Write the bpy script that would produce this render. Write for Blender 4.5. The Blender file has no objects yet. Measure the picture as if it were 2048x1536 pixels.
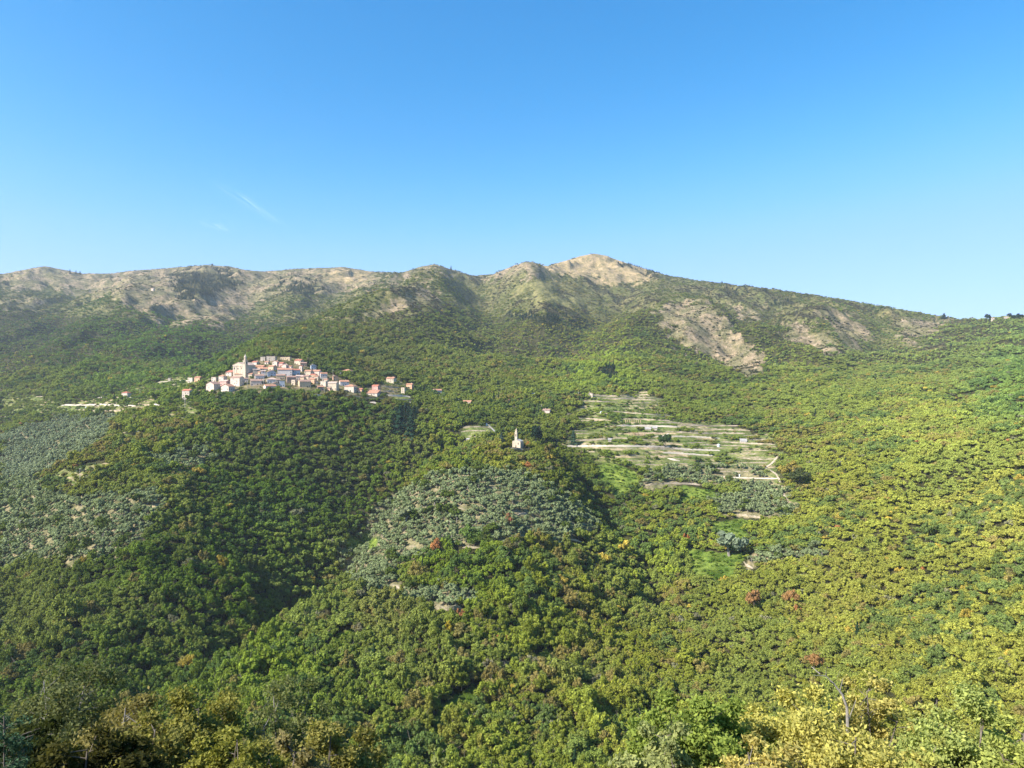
import bpy, math, random
import numpy as np
from mathutils import Vector
R = math.radians
rng = np.random.default_rng(11)
random.seed(5)
F = 1420.0                                   # focal length in photo pixels (2048 wide)
HZ = 768.0
sc = bpy.context.scene
C = sc.collection

# ------------------------------------------------------------------ camera, sky, sun, exposure
cam_d = bpy.data.cameras.new('camera'); cam_d.sensor_width = 36; cam_d.lens = F/2048*36
cam_d.clip_start = .5; cam_d.clip_end = 40000
cam = bpy.data.objects.new('camera', cam_d); C.objects.link(cam)
cam.location = (0, 0, 0); cam.rotation_euler = (R(90), 0, 0); sc.camera = cam

SUN_EL, SUN_AZ = 40.0, 241.0                 # azimuth clockwise from the viewing direction (+Y)
w = bpy.data.worlds.new('World'); sc.world = w; w.use_nodes = True
nt = w.node_tree; bg = nt.nodes['Background']
sky = nt.nodes.new('ShaderNodeTexSky'); sky.sky_type = 'NISHITA'; sky.sun_disc = False
sky.sun_elevation = R(SUN_EL); sky.sun_rotation = R(SUN_AZ)
sky.altitude = 300; sky.air_density = 1.0; sky.dust_density = .9; sky.ozone_density = 3.0
def vscale(src, k):
    n = nt.nodes.new('ShaderNodeVectorMath'); n.operation = 'MULTIPLY'; nt.links.new(src, n.inputs[0]); n.inputs[1].default_value = k; return n.outputs[0]
KS = .266                                   # sky radiance to picture white
a_ = vscale(sky.outputs[0], tuple(KS*v for v in (.87, .96, 1.07)))
hsv = nt.nodes.new('ShaderNodeHueSaturation'); hsv.inputs['Saturation'].default_value = 1.14; nt.links.new(a_, hsv.inputs['Color'])
crv = nt.nodes.new('ShaderNodeRGBCurve'); cm0 = crv.mapping; cm0.use_clip = False; cm0.extend = 'EXTRAPOLATED'
for ch, pts_ in ((0, ((0, 0), (.14, .05), (.20, .105), (.30, .25), (.39, .37), (.74, .58), (1, .70))), (1, ((0, 0), (.41, .375), (.75, .70), (1, .80))), (2, ((0, 0), (.8, .76), (1, .92)))):
    c_ = cm0.curves[ch].points; c_[0].location = pts_[0]; c_[1].location = pts_[-1]
    for p_ in pts_[1:-1]: c_.new(*p_)
    for p_ in c_: p_.handle_type = 'AUTO_CLAMPED'
cm0.update(); nt.links.new(hsv.outputs[0], crv.inputs['Color']); nt.links.new(vscale(crv.outputs[0], (1/KS,)*3), bg.inputs[0])
bg.inputs[1].default_value = .104
sun_d = bpy.data.lights.new('sun', 'SUN'); sun_d.energy = 4.2; sun_d.angle = R(.5); sun_d.color = (1, .94, .84)
sun = bpy.data.objects.new('sun', sun_d); C.objects.link(sun)
sv = Vector((math.sin(R(SUN_AZ))*math.cos(R(SUN_EL)), math.cos(R(SUN_AZ))*math.cos(R(SUN_EL)), math.sin(R(SUN_EL))))
sun.rotation_euler = sv.to_track_quat('Z', 'Y').to_euler()
vs = sc.view_settings; vs.view_transform = 'Standard'; vs.look = 'None'; vs.gamma = 1; vs.use_curve_mapping = False
vs.exposure = 1.35
sc.cycles.max_bounces = 5; sc.cycles.diffuse_bounces = 3; sc.cycles.glossy_bounces = 1
sc.cycles.transmission_bounces = 2; sc.cycles.transparent_max_bounces = 6; sc.cycles.volume_bounces = 1
sc.cycles.use_denoising = True; sc.cycles.denoiser = 'OPENIMAGEDENOISE'; sc.cycles.denoising_input_passes = 'RGB_ALBEDO_NORMAL'; sc.cycles.denoising_prefilter = 'ACCURATE'
sc.cycles.use_adaptive_sampling = True; sc.cycles.adaptive_threshold = .015

# ------------------------------------------------------------------ helpers
def prop(o, label=None, cat=None, group=None, kind=None):
    if label: o['label'] = label
    if cat: o['category'] = cat
    if group: o['group'] = group
    if kind: o['kind'] = kind
    return o
def link(name, me, mat=None, parent=None, loc=None, rz=0):
    o = bpy.data.objects.new(name, me); C.objects.link(o)
    if mat is not None and me is not None and not me.materials: me.materials.append(mat)
    if parent is not None: o.parent = parent
    if loc is not None: o.location = loc
    if rz: o.rotation_euler = (0, 0, rz)
    return o
def empty(name, loc, rz=0):
    o = bpy.data.objects.new(name, None); C.objects.link(o); o.location = loc; o.rotation_euler = (0, 0, rz); o.empty_display_size = .5
    return o
class MB:
    """collects faces for one mesh"""
    def __init__(s): s.v = []; s.f = []; s.m = []
    def poly(s, pts, m=0):
        n = len(s.v); s.v += [tuple(p) for p in pts]; s.f.append(tuple(range(n, n+len(pts)))); s.m.append(m)
    def box(s, x0, x1, y0, y1, z0, z1, m=0):
        n = len(s.v)
        s.v += [(x0,y0,z0),(x1,y0,z0),(x1,y1,z0),(x0,y1,z0),(x0,y0,z1),(x1,y0,z1),(x1,y1,z1),(x0,y1,z1)]
        for q in ((3,2,1,0),(4,5,6,7),(0,1,5,4),(1,2,6,5),(2,3,7,6),(3,0,4,7)):
            s.f.append(tuple(n+i for i in q)); s.m.append(m)
    def tube(s, p0, p1, r0, r1, n=6, m=0, cap=False):
        p0, p1 = Vector(p0), Vector(p1); d = (p1-p0)
        if d.length < 1e-6: return
        d.normalize(); a = d.orthogonal().normalized(); b = d.cross(a)
        k = len(s.v)
        for p, r in ((p0, r0), (p1, r1)):
            for i in range(n):
                t = 2*math.pi*i/n; s.v.append(tuple(p+a*math.cos(t)*r+b*math.sin(t)*r))
        for i in range(n):
            j = (i+1) % n; s.f.append((k+i, k+j, k+n+j, k+n+i)); s.m.append(m)
        if cap: s.f.append(tuple(k+n+i for i in range(n))); s.m.append(m)
    def mesh(s, name, mats=()):
        me = bpy.data.meshes.new(name); me.from_pydata(s.v, [], s.f)
        for m in mats: me.materials.append(m)
        if any(s.m): me.polygons.foreach_set('material_index', s.m)
        me.update(); return me

# numpy gradient-ish value noise, smooth, world space
_perm = rng.random((256, 256))
def vnoise(x, y, s=0):
    x = np.asarray(x, float)+s*37.7; y = np.asarray(y, float)+s*91.3
    xi = np.floor(x).astype(int); yi = np.floor(y).astype(int); fx = x-xi; fy = y-yi
    fx = fx*fx*fx*(fx*(fx*6-15)+10); fy = fy*fy*fy*(fy*(fy*6-15)+10)
    g = lambda a, b: _perm[a & 255, b & 255]
    return (g(xi, yi)*(1-fx)+g(xi+1, yi)*fx)*(1-fy)+(g(xi, yi+1)*(1-fx)+g(xi+1, yi+1)*fx)*fy
def fbm(x, y, o=4, s=0):
    a, t, n = 1., 0., 0.
    for k in range(o):
        c, d = math.cos(.6*k), math.sin(.6*k)
        t = t+a*vnoise((x*c-y*d)*2**k, (x*d+y*c)*2**k, s+k*3); n += a; a *= .5
    return t/n
def smooth(a, e0, e1):
    t = np.clip((a-e0)/(e1-e0), 0, 1); return t*t*(3-2*t)

# ------------------------------------------------------------------ materials
def new_mat(name):
    m = bpy.data.materials.new(name); m.use_nodes = True; t = m.node_tree; t.nodes.clear()
    out = t.nodes.new('ShaderNodeOutputMaterial'); return m, t, out
def mixc(t, fac, a, b, blend='MIX'):
    n = t.nodes.new('ShaderNodeMix'); n.data_type = 'RGBA'; n.blend_type = blend
    for s, v in ((n.inputs[0], fac), (n.inputs[6], a), (n.inputs[7], b)):
        if hasattr(v, 'links'): t.links.new(v, s)
        elif isinstance(v, (int, float)): s.default_value = v
        else: s.default_value = (*v, 1)
    return n.outputs[2]
def noise_node(t, scale, detail=4, vec=None, rough=.6):
    n = t.nodes.new('ShaderNodeTexNoise'); n.inputs['Scale'].default_value = scale; n.inputs['Detail'].default_value = detail
    n.inputs['Roughness'].default_value = rough
    if vec is not None: t.links.new(vec, n.inputs['Vector'])
    return n.outputs['Fac']
def ramp(t, fac, stops):
    r = t.nodes.new('ShaderNodeValToRGB'); t.links.new(fac, r.inputs[0]); e = r.color_ramp.elements
    while len(e) < len(stops): e.new(.5)
    for k, (p, c) in enumerate(stops): e[k].position = p; e[k].color = (*c, 1)
    return r.outputs[0]
def leaf_mat(name, base, trans=.32, gloss=.0, spread=.35, tinted=True):
    m, t, out = new_mat(name)
    geo = t.nodes.new('ShaderNodeNewGeometry')
    if tinted:
        at = t.nodes.new('ShaderNodeAttribute'); at.attribute_type = 'INSTANCER'; at.attribute_name = 'tint'; col = at.outputs['Color']
    else:
        rg = t.nodes.new('ShaderNodeRGB'); rg.outputs[0].default_value = (*base, 1); col = rg.outputs[0]
    rr = ramp(t, geo.outputs['Random Per Island'], [(0, (1-spread, 1-spread, 1-spread)), (.5, (1, 1, 1)), (1, (1+spread*1.1, 1+spread*.85, 1+spread*.4))])
    c = mixc(t, 1, col, rr, 'MULTIPLY')
    d = t.nodes.new('ShaderNodeBsdfDiffuse'); t.links.new(c, d.inputs[0])
    tr = t.nodes.new('ShaderNodeBsdfTranslucent'); c2 = mixc(t, 1, c, (1.15, 1.15, .6), 'MULTIPLY'); t.links.new(c2, tr.inputs[0])
    mx = t.nodes.new('ShaderNodeMixShader'); mx.inputs[0].default_value = trans
    t.links.new(d.outputs[0], mx.inputs[1]); t.links.new(tr.outputs[0], mx.inputs[2]); last = mx.outputs[0]
    if gloss > 0:
        g = t.nodes.new('ShaderNodeBsdfGlossy'); g.inputs['Roughness'].default_value = .38; g.inputs[0].default_value = (1, 1, 1, 1)
        m2 = t.nodes.new('ShaderNodeMixShader'); m2.inputs[0].default_value = gloss
        t.links.new(last, m2.inputs[1]); t.links.new(g.outputs[0], m2.inputs[2]); last = m2.outputs[0]
    t.links.new(last, out.inputs[0]); return m
def surf_mat(name, c0, c1, scale=1., rough=.85, bump=.3, bdist=.05, detail=5, stripes=None):
    m, t, out = new_mat(name)
    tc = t.nodes.new('ShaderNodeTexCoord'); v = tc.outputs['Object']
    n = noise_node(t, scale, detail, v)
    c = ramp(t, n, [(.3, c0), (.7, c1)])
    n2 = noise_node(t, scale*.13, 2, v)
    c = mixc(t, 1, c, ramp(t, n2, [(.3, (.82, .82, .82)), (.7, (1.12, 1.1, 1.06))]), 'MULTIPLY')
    h = n
    if stripes:
        wv = t.nodes.new('ShaderNodeTexWave'); wv.inputs['Scale'].default_value = stripes; wv.inputs['Distortion'].default_value = 1.2
        t.links.new(v, wv.inputs['Vector'])
        c = mixc(t, .35, c, mixc(t, wv.outputs['Fac'], (.55, .5, .5), (1.2, 1.2, 1.2)), 'MULTIPLY'); h = wv.outputs['Fac']
    p = t.nodes.new('ShaderNodeBsdfPrincipled'); p.inputs['Roughness'].default_value = rough; p.inputs['Specular IOR Level'].default_value = .2
    t.links.new(c, p.inputs['Base Color'])
    b = t.nodes.new('ShaderNodeBump'); b.inputs['Strength'].default_value = bump; b.inputs['Distance'].default_value = bdist
    t.links.new(h, b.inputs['Height']); t.links.new(b.outputs[0], p.inputs['Normal'])
    t.links.new(p.outputs[0], out.inputs[0]); return m
def stone_mat(name, c0, c1, scale=1.6):
    m, t, out = new_mat(name)
    tc = t.nodes.new('ShaderNodeTexCoord'); v = tc.outputs['Object']
    vo = t.nodes.new('ShaderNodeTexVoronoi'); vo.inputs['Scale'].default_value = scale; t.links.new(v, vo.inputs['Vector'])
    c = mixc(t, vo.outputs['Color'], c0, c1)
    n = noise_node(t, .12, 4, v); c = mixc(t, ramp(t, n, [(.45, (0, 0, 0)), (.65, (.7, .7, .7))]), c, (.16, .17, .07))
    dd = ramp(t, vo.outputs['Distance'], [(.0, (1.1, 1.1, 1.1)), (.6, (.75, .72, .7))]); c = mixc(t, 1, c, dd, 'MULTIPLY')
    p = t.nodes.new('ShaderNodeBsdfPrincipled'); p.inputs['Roughness'].default_value = .9; p.inputs['Specular IOR Level'].default_value = .1
    t.links.new(c, p.inputs['Base Color'])
    b = t.nodes.new('ShaderNodeBump'); b.inputs['Strength'].default_value = .6; b.inputs['Distance'].default_value = .15; b.invert = True
    t.links.new(vo.outputs['Distance'], b.inputs['Height']); t.links.new(b.outputs[0], p.inputs['Normal'])
    t.links.new(p.outputs[0], out.inputs[0]); return m
M = {}
M['leaf'] = leaf_mat('leaves', None, .30)
M['olive_leaf'] = leaf_mat('olive_leaves', None, .2, 0, .3)
M['needle'] = leaf_mat('needles', None, .1, 0, .3)
M['bark'] = surf_mat('bark', (.10, .08, .06), (.22, .19, .16), 3, .95)
M['grey_bark'] = surf_mat('pale_bark', (.20, .18, .16), (.38, .35, .31), 3, .95)
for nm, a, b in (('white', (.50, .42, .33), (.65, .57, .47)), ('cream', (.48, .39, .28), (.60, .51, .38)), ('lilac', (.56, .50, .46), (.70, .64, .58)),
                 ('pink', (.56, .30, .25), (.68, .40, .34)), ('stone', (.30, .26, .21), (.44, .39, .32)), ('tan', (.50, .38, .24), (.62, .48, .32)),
                 ('brown', (.26, .18, .13), (.36, .26, .20)), ('blush', (.54, .42, .34), (.68, .56, .46)), ('blue', (.40, .44, .49), (.52, .56, .60)), ('orange', (.60, .34, .20), (.72, .45, .28))):  # blue has the bluish shade of walls put into its plaster colour
    M['wall_'+nm] = surf_mat('plaster_'+nm, a, b, .6, .9, .2, .03)
for nm, a, b in (('red', (.34, .12, .08), (.50, .20, .13)), ('orange', (.36, .175, .105), (.51, .28, .185)), ('dull', (.27, .17, .13), (.40, .26, .20)),
                 ('pale', (.42, .30, .24), (.58, .44, .36)), ('grey', (.30, .29, .27), (.44, .42, .39))):
    M['roof_'+nm] = surf_mat('roof_tiles_'+nm, a, b, 1.2, .85, .5, .06, stripes=3.2)
M['glass'] = surf_mat('dark_window', (.03, .035, .04), (.05, .055, .065), 2, .4)
M['shutter'] = surf_mat('green_shutter', (.05, .10, .07), (.07, .13, .09), 2, .7)
M['drywall'] = stone_mat('dry_stone', (.44, .36, .26), (.66, .56, .43))
M['concrete'] = surf_mat('concrete', (.50, .44, .37), (.66, .58, .49), .5, .9)
M['metal'] = surf_mat('galvanised', (.45, .46, .47), (.6, .61, .62), 3, .55)
M['wood'] = surf_mat('weathered_wood', (.28, .20, .13), (.42, .32, .22), 4, .9)
M['post'] = surf_mat('pillar_plaster', (.55, .36, .22), (.70, .50, .33), 2, .9)
M['asphalt'] = surf_mat('old_asphalt', (.22, .21, .20), (.32, .31, .29), 1, .95)
M['tank'] = surf_mat('tank_plastic', (.60, .64, .66), (.74, .77, .79), 1, .5)
M['rock'] = stone_mat('rock', (.26, .22, .18), (.42, .37, .31), .7)

# ------------------------------------------------------------------ terrain
NEAR = [(2, -1.8), (10, -7), (20, -15.5), (30, -24), (60, -48), (100, -75), (160, -113), (220, -138)]
COLS = {
 -500: [(280,1540),(360,1380),(520,1180),(720,1000),(1100,890),(1500,800),(2000,690),(2700,600),(3600,560),(4300,585)],
 0:    [(280,1500),(350,1400),(430,1300),(510,1200),(620,1100),(720,1000),(810,950),(930,955),(1100,875),(1300,815),(1600,745),(2000,680),(2600,600),(3200,560),(3600,546),(4200,590)],
 110:  [(280,1500),(340,1400),(405,1300),(470,1200),(560,1100),(650,1005),(750,935),(840,912),(920,925),(1080,850),(1260,800),(1550,740),(1950,680),(2550,605),(3200,560),(3650,540),(4200,590)],
 200:  [(280,1490),(330,1400),(390,1300),(445,1200),(520,1100),(600,990),(690,915),(790,866),(940,866),(1080,815),(1250,775),(1500,725),(1900,680),(2500,610),(3200,560),(3700,547),(4300,590)],
 300:  [(280,1500),(320,1440),(345,1450),(395,1310),(450,1200),(510,1100),(575,1000),(670,915),(770,862),(850,826),(950,812),(1080,785),(1250,758),(1500,722),(1900,680),(2500,610),(3200,560),(3700,540),(4300,580)],
 380:  [(280,1490),(330,1402),(368,1425),(415,1300),(465,1200),(530,1100),(605,1000),(700,915),(790,850),(865,802),(960,783),(1080,762),(1250,742),(1500,715),(1900,678),(2500,610),(3100,560),(3600,532),(4300,580)],
 460:  [(280,1470),(330,1380),(375,1315),(415,1365),(450,1290),(500,1190),(565,1095),(645,1000),(735,905),(840,815),(920,787),(1000,757),(1090,725),(1180,710),(1300,712),(1500,718),(1900,678),(2500,610),(3000,565),(3500,540),(4200,580)],
 550:  [(280,1480),(340,1380),(400,1285),(440,1226),(495,1295),(545,1205),(610,1095),(690,1000),(780,895),(865,802),(920,783),(1010,742),(1090,712),(1200,690),(1400,652),(1500,650),(1700,676),(2300,630),(3000,570),(3500,543),(4200,580)],
 650:  [(280,1500),(345,1370),(420,1255),(495,1165),(560,1230),(610,1140),(665,1075),(730,995),(805,910),(880,822),(935,790),(1020,755),(1100,728),(1220,695),(1400,655),(1600,636),(1750,652),(2000,645),(2500,600),(3000,560),(3500,538),(4200,575)],
 750:  [(280,1520),(350,1370),(440,1220),(540,1110),(625,1038),(700,1095),(770,1010),(850,905),(910,835),(960,802),(1040,775),(1140,750),(1300,715),(1550,650),(1750,645),(2000,640),(2400,600),(2900,560),(3400,543),(4200,590)],
 868:  [(280,1530),(350,1380),(430,1230),(520,1090),(600,985),(680,900),(790,945),(860,885),(925,840),(1020,805),(1150,770),(1400,710),(1700,655),(1900,622),(2300,566),(2700,529),(3000,550),(3700,620)],
 810:  [(280,1525),(350,1375),(435,1225),(530,1100),(612,1010),(665,968),(745,1020),(815,945),(885,860),(942,822),(1030,790),(1145,760),(1350,712),(1620,655),(1750,648),(2000,652),(2400,612),(2850,560),(3200,545),(3900,610)],
 960:  [(280,1540),(340,1410),(425,1250),(510,1100),(610,975),(720,900),(800,888),(880,850),(1000,822),(1150,780),(1400,725),(1700,682),(2100,648),(2600,606),(3100,553),(3700,600)],
 1035: [(280,1545),(340,1415),(420,1255),(505,1110),(600,1000),(665,945),(735,896),(785,889),(820,905),(870,876),(950,842),(1100,795),(1400,735),(1700,685),(2100,625),(2600,557),(2900,527),(3200,545),(3700,620)],
 1120: [(280,1550),(345,1420),(435,1265),(540,1115),(630,1005),(700,935),(760,903),(825,960),(890,893),(950,852),(1100,800),(1400,735),(1700,690),(2200,620),(2800,560),(3200,532),(3700,590)],
 1200: [(280,1555),(350,1430),(455,1275),(560,1140),(640,1060),(700,1068),(760,985),(830,915),(920,865),(1050,815),(1250,760),(1500,715),(1800,686),(2300,640),(2900,580),(3400,510),(3900,580)],
 1300: [(280,1560),(350,1440),(460,1290),(570,1155),(660,1070),(740,1000),(820,930),(920,870),(1050,820),(1300,750),(1500,710),(1800,680),(2300,630),(2900,570),(3300,541),(3900,590)],
 1450: [(280,1550),(350,1430),(455,1290),(560,1155),(650,1070),(740,990),(830,930),(920,880),(1050,825),(1300,765),(1600,720),(1900,655),(2300,600),(2900,572),(3600,630)],
 1600: [(280,1530),(345,1410),(440,1270),(545,1140),(640,1050),(740,965),(850,895),(980,840),(1250,770),(1600,715),(2000,655),(2400,615),(2800,588),(3500,640)],
 1800: [(280,1500),(340,1370),(420,1240),(510,1110),(600,1005),(720,900),(900,815),(1250,755),(1650,705),(2100,665),(2500,620),(3200,670)],
 1925: [(280,1480),(335,1350),(405,1210),(490,1080),(600,950),(760,850),(1050,780),(1500,722),(2000,670),(2350,639),(3000,690)],
 2048: [(280,1450),(330,1330),(390,1170),(465,1030),(570,910),(740,800),(940,744),(1050,722),(1250,745),(1500,705),(1900,660),(2250,634),(3000,690)],
 2550: [(280,1400),(380,1050),(600,850),(850,720),(1400,650),(2200,610),(3000,660)],
}
SKYL = [(-500,565),(-100,556),(0,548),(40,541),(90,532),(130,540),(165,547),(215,547),(270,541),(350,535),(410,530),(460,533),(490,540),(530,543),(600,537),(690,534),(740,543),(800,546),(840,534),(868,528),(900,538),(945,552),(985,549),(1020,534),(1050,523),(1072,527),(1095,532),(1130,522),(1160,512),(1187,507),(1210,511),(1240,522),(1290,538),(1330,550),(1400,562),(1500,573),(1600,586),(1700,602),(1760,612),(1830,624),(1880,632),(1920,639),(1980,638),(2010,634),(2048,633),(2550,600)]
NU = 800
PX = np.linspace(-500, 2550, NU)
YV = np.concatenate([np.geomspace(2, 245, 46, endpoint=False), np.geomspace(245, 4300, 600, endpoint=False), np.geomspace(4300, 9000, 24)])
NV = len(YV); LY = np.log(YV)
cx = sorted(COLS)
prof = []
for c in cx:
    pts = [(y, HZ-z/y*F) for y, z in NEAR]+COLS[c]
    ly = COLS[c][-1]; zl = (HZ-ly[1])/F*ly[0]
    pts += [(5600, HZ-(zl*.35-80)/5600*F), (9000, HZ+230/9000*F)]
    prof.append(np.interp(LY, np.log([p[0] for p in pts]), [p[1] for p in pts]))
prof = np.array(prof)                                      # col, row
PYG = np.array([np.interp(PX, cx, prof[:, j]) for j in range(NV)])      # row, col
def gsm(a, sig, axis):
    k = int(sig*3)+1; x = np.arange(-k, k+1); g = np.exp(-x*x/(2*sig*sig)); g /= g.sum()
    pad = [(0, 0), (0, 0)]; pad[axis] = (k, k); b = np.pad(a, pad, mode='edge')
    return np.apply_along_axis(lambda r: np.convolve(r, g, 'valid'), axis, b)
far = smooth(LY, math.log(235), math.log(300))[:, None]
PYS = gsm(gsm(PYG, 7, 0), 9, 1); PYG = PYG*(1-far)+PYS*far
ZG = (HZ-PYG)/F*YV[:, None]
XG = (PX[None, :]-1024)/F*YV[:, None]; YG = np.repeat(YV[:, None], NU, 1)
# relief noise in world space: gullies and spurs
amp = smooth(LY, math.log(260), math.log(420))[:, None]
n1 = fbm(XG/70, YG/70, 4, 1)-.5
rid = 1-np.abs(2*fbm(XG/330+.3*n1, YG/520, 4, 7)-1)*2
rid2 = 1-np.abs(2*fbm(XG/120, YG/190, 3, 17)-1)*2
# drainage gullies run down the mountain face (roughly towards the camera), so stretch them along Y
bigw = smooth(LY, math.log(1150), math.log(1900))[:, None]
calm = 1-.75*np.exp(-((PX[None, :]-620)/330)**2-((YG-980)/170)**2)-.6*np.exp(-((PX[None, :]-1340)/260)**2-((YG-880)/200)**2)
ZG = ZG+amp*calm*(n1*11)+bigw*((rid-.35)*46+(rid2-.4)*15+(fbm(XG/38, YG/55, 3, 27)-.5)*13)+amp*(1-bigw)*calm*(rid2-.4)*7
# skyline fitted to the ridge the place has
def gorge(path, depth, sig):
    global ZG
    pts = [((p-1024)/F*y_, y_) for p, y_ in path]; dmin = np.full(XG.shape, 1e9)
    for (ax, ay), (bx2, by2) in zip(pts, pts[1:]):
        vx, vy = bx2-ax, by2-ay; tt_ = np.clip(((XG-ax)*vx+(YG-ay)*vy)/(vx*vx+vy*vy), 0, 1)
        dmin = np.minimum(dmin, np.hypot(XG-ax-tt_*vx, YG-ay-tt_*vy))
    ZG = ZG-depth*np.exp(-(dmin/sig)**1.5); return dmin
G1 = np.minimum(gorge([(905, 850), (868, 800), (810, 752), (750, 700), (650, 568), (600, 530)], 24, 20), gorge([(600, 530), (550, 497), (460, 418)], 13, 15))
G2 = gorge([(1135, 815), (1175, 750), (1215, 690), (1290, 610), (1320, 540)], 13, 16)
for path_, dep_, sg_ in (([(960,2900),(985,2200),(1010,1650)],62,115), ([(500,3000),(480,2300),(500,1800),(440,1500)],45,100), ([(1250,2750),(1180,2050),(1130,1600)],50,95),
    ([(1560,2500),(1490,2000),(1430,1550)],42,80), ([(1790,2150),(1740,1750),(1680,1400)],34,75), ([(150,3000),(120,2300),(60,1800)],42,110), ([(690,3000),(640,2400),(600,2000)],40,90),
    ([(868,2650),(835,2200),(780,1750)],-55,110), ([(1060,2800),(1090,2300),(1090,1850)],-45,95), ([(1400,2400),(1450,2000),(1510,1650)],-34,75), ([(300,3100),(250,2400),(230,1900)],-38,120), ([(1640,2200),(1690,1750),(1640,1400)],-26,75), ([(1320,2700),(1300,2200),(1250,1700)],-30,80)):
    gorge(path_, dep_, sg_)
for it in range(5):
    PYG = HZ-ZG/YG*F
    i0 = np.searchsorted(YV, 1500); mn = PYG[i0:].min(0); am = PYG[i0:].argmin(0)+i0
    want = np.interp(PX, [s[0] for s in SKYL], [s[1] for s in SKYL])+gsm((rng.random((1, NU))-.5)*1.6, 1.2, 1)[0]
    d = want-mn; dl = gsm(d[None, :], 14, 1)[0]; dh = d-dl
    yr = gsm(YV[am][None, :], 14, 1)[0]; q_ = YG/yr[None, :]
    ZG = ZG-(dl[None, :]*smooth(q_, .45, .95)+dh[None, :]*smooth(q_, .90, .99))/F*YG
PYG = HZ-ZG/YG*F
i0 = np.searchsorted(YV, 240)
def zat(x, y):
    px = 1024+F*x/np.maximum(y, 1); u = np.clip((px-PX[0])/(PX[1]-PX[0]), 0, NU-1.001); v = np.interp(np.log(np.maximum(y, 2)), LY, np.arange(NV)); v = np.clip(v, 0, NV-1.001)
    ui = u.astype(int) if hasattr(u, 'astype') else int(u); vi = v.astype(int) if hasattr(v, 'astype') else int(v); fu = u-ui; fv = v-vi
    return (ZG[vi, ui]*(1-fu)+ZG[vi, ui+1]*fu)*(1-fv)+(ZG[vi+1, ui]*(1-fu)+ZG[vi+1, ui+1]*fu)*fv
def ground(px, py, back=0.):
    """the first ground met along the line of sight through photo pixel (px, py)"""
    u = int(np.clip(round((px-PX[0])/(PX[1]-PX[0])), 0, NU-1))
    col = PYG[i0:, u]; k = np.argmax(col <= py)
    if col[k] > py: k = int(np.argmin(col))
    y = YV[i0+k]
    if k > 0 and col[k-1] > py: t = (col[k-1]-py)/(col[k-1]-col[k]); y = YV[i0+k-1]*(1-t)+YV[i0+k]*t
    y += back; x = (px-1024)/F*y
    return Vector((x, y, float(zat(x, y))))

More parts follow.
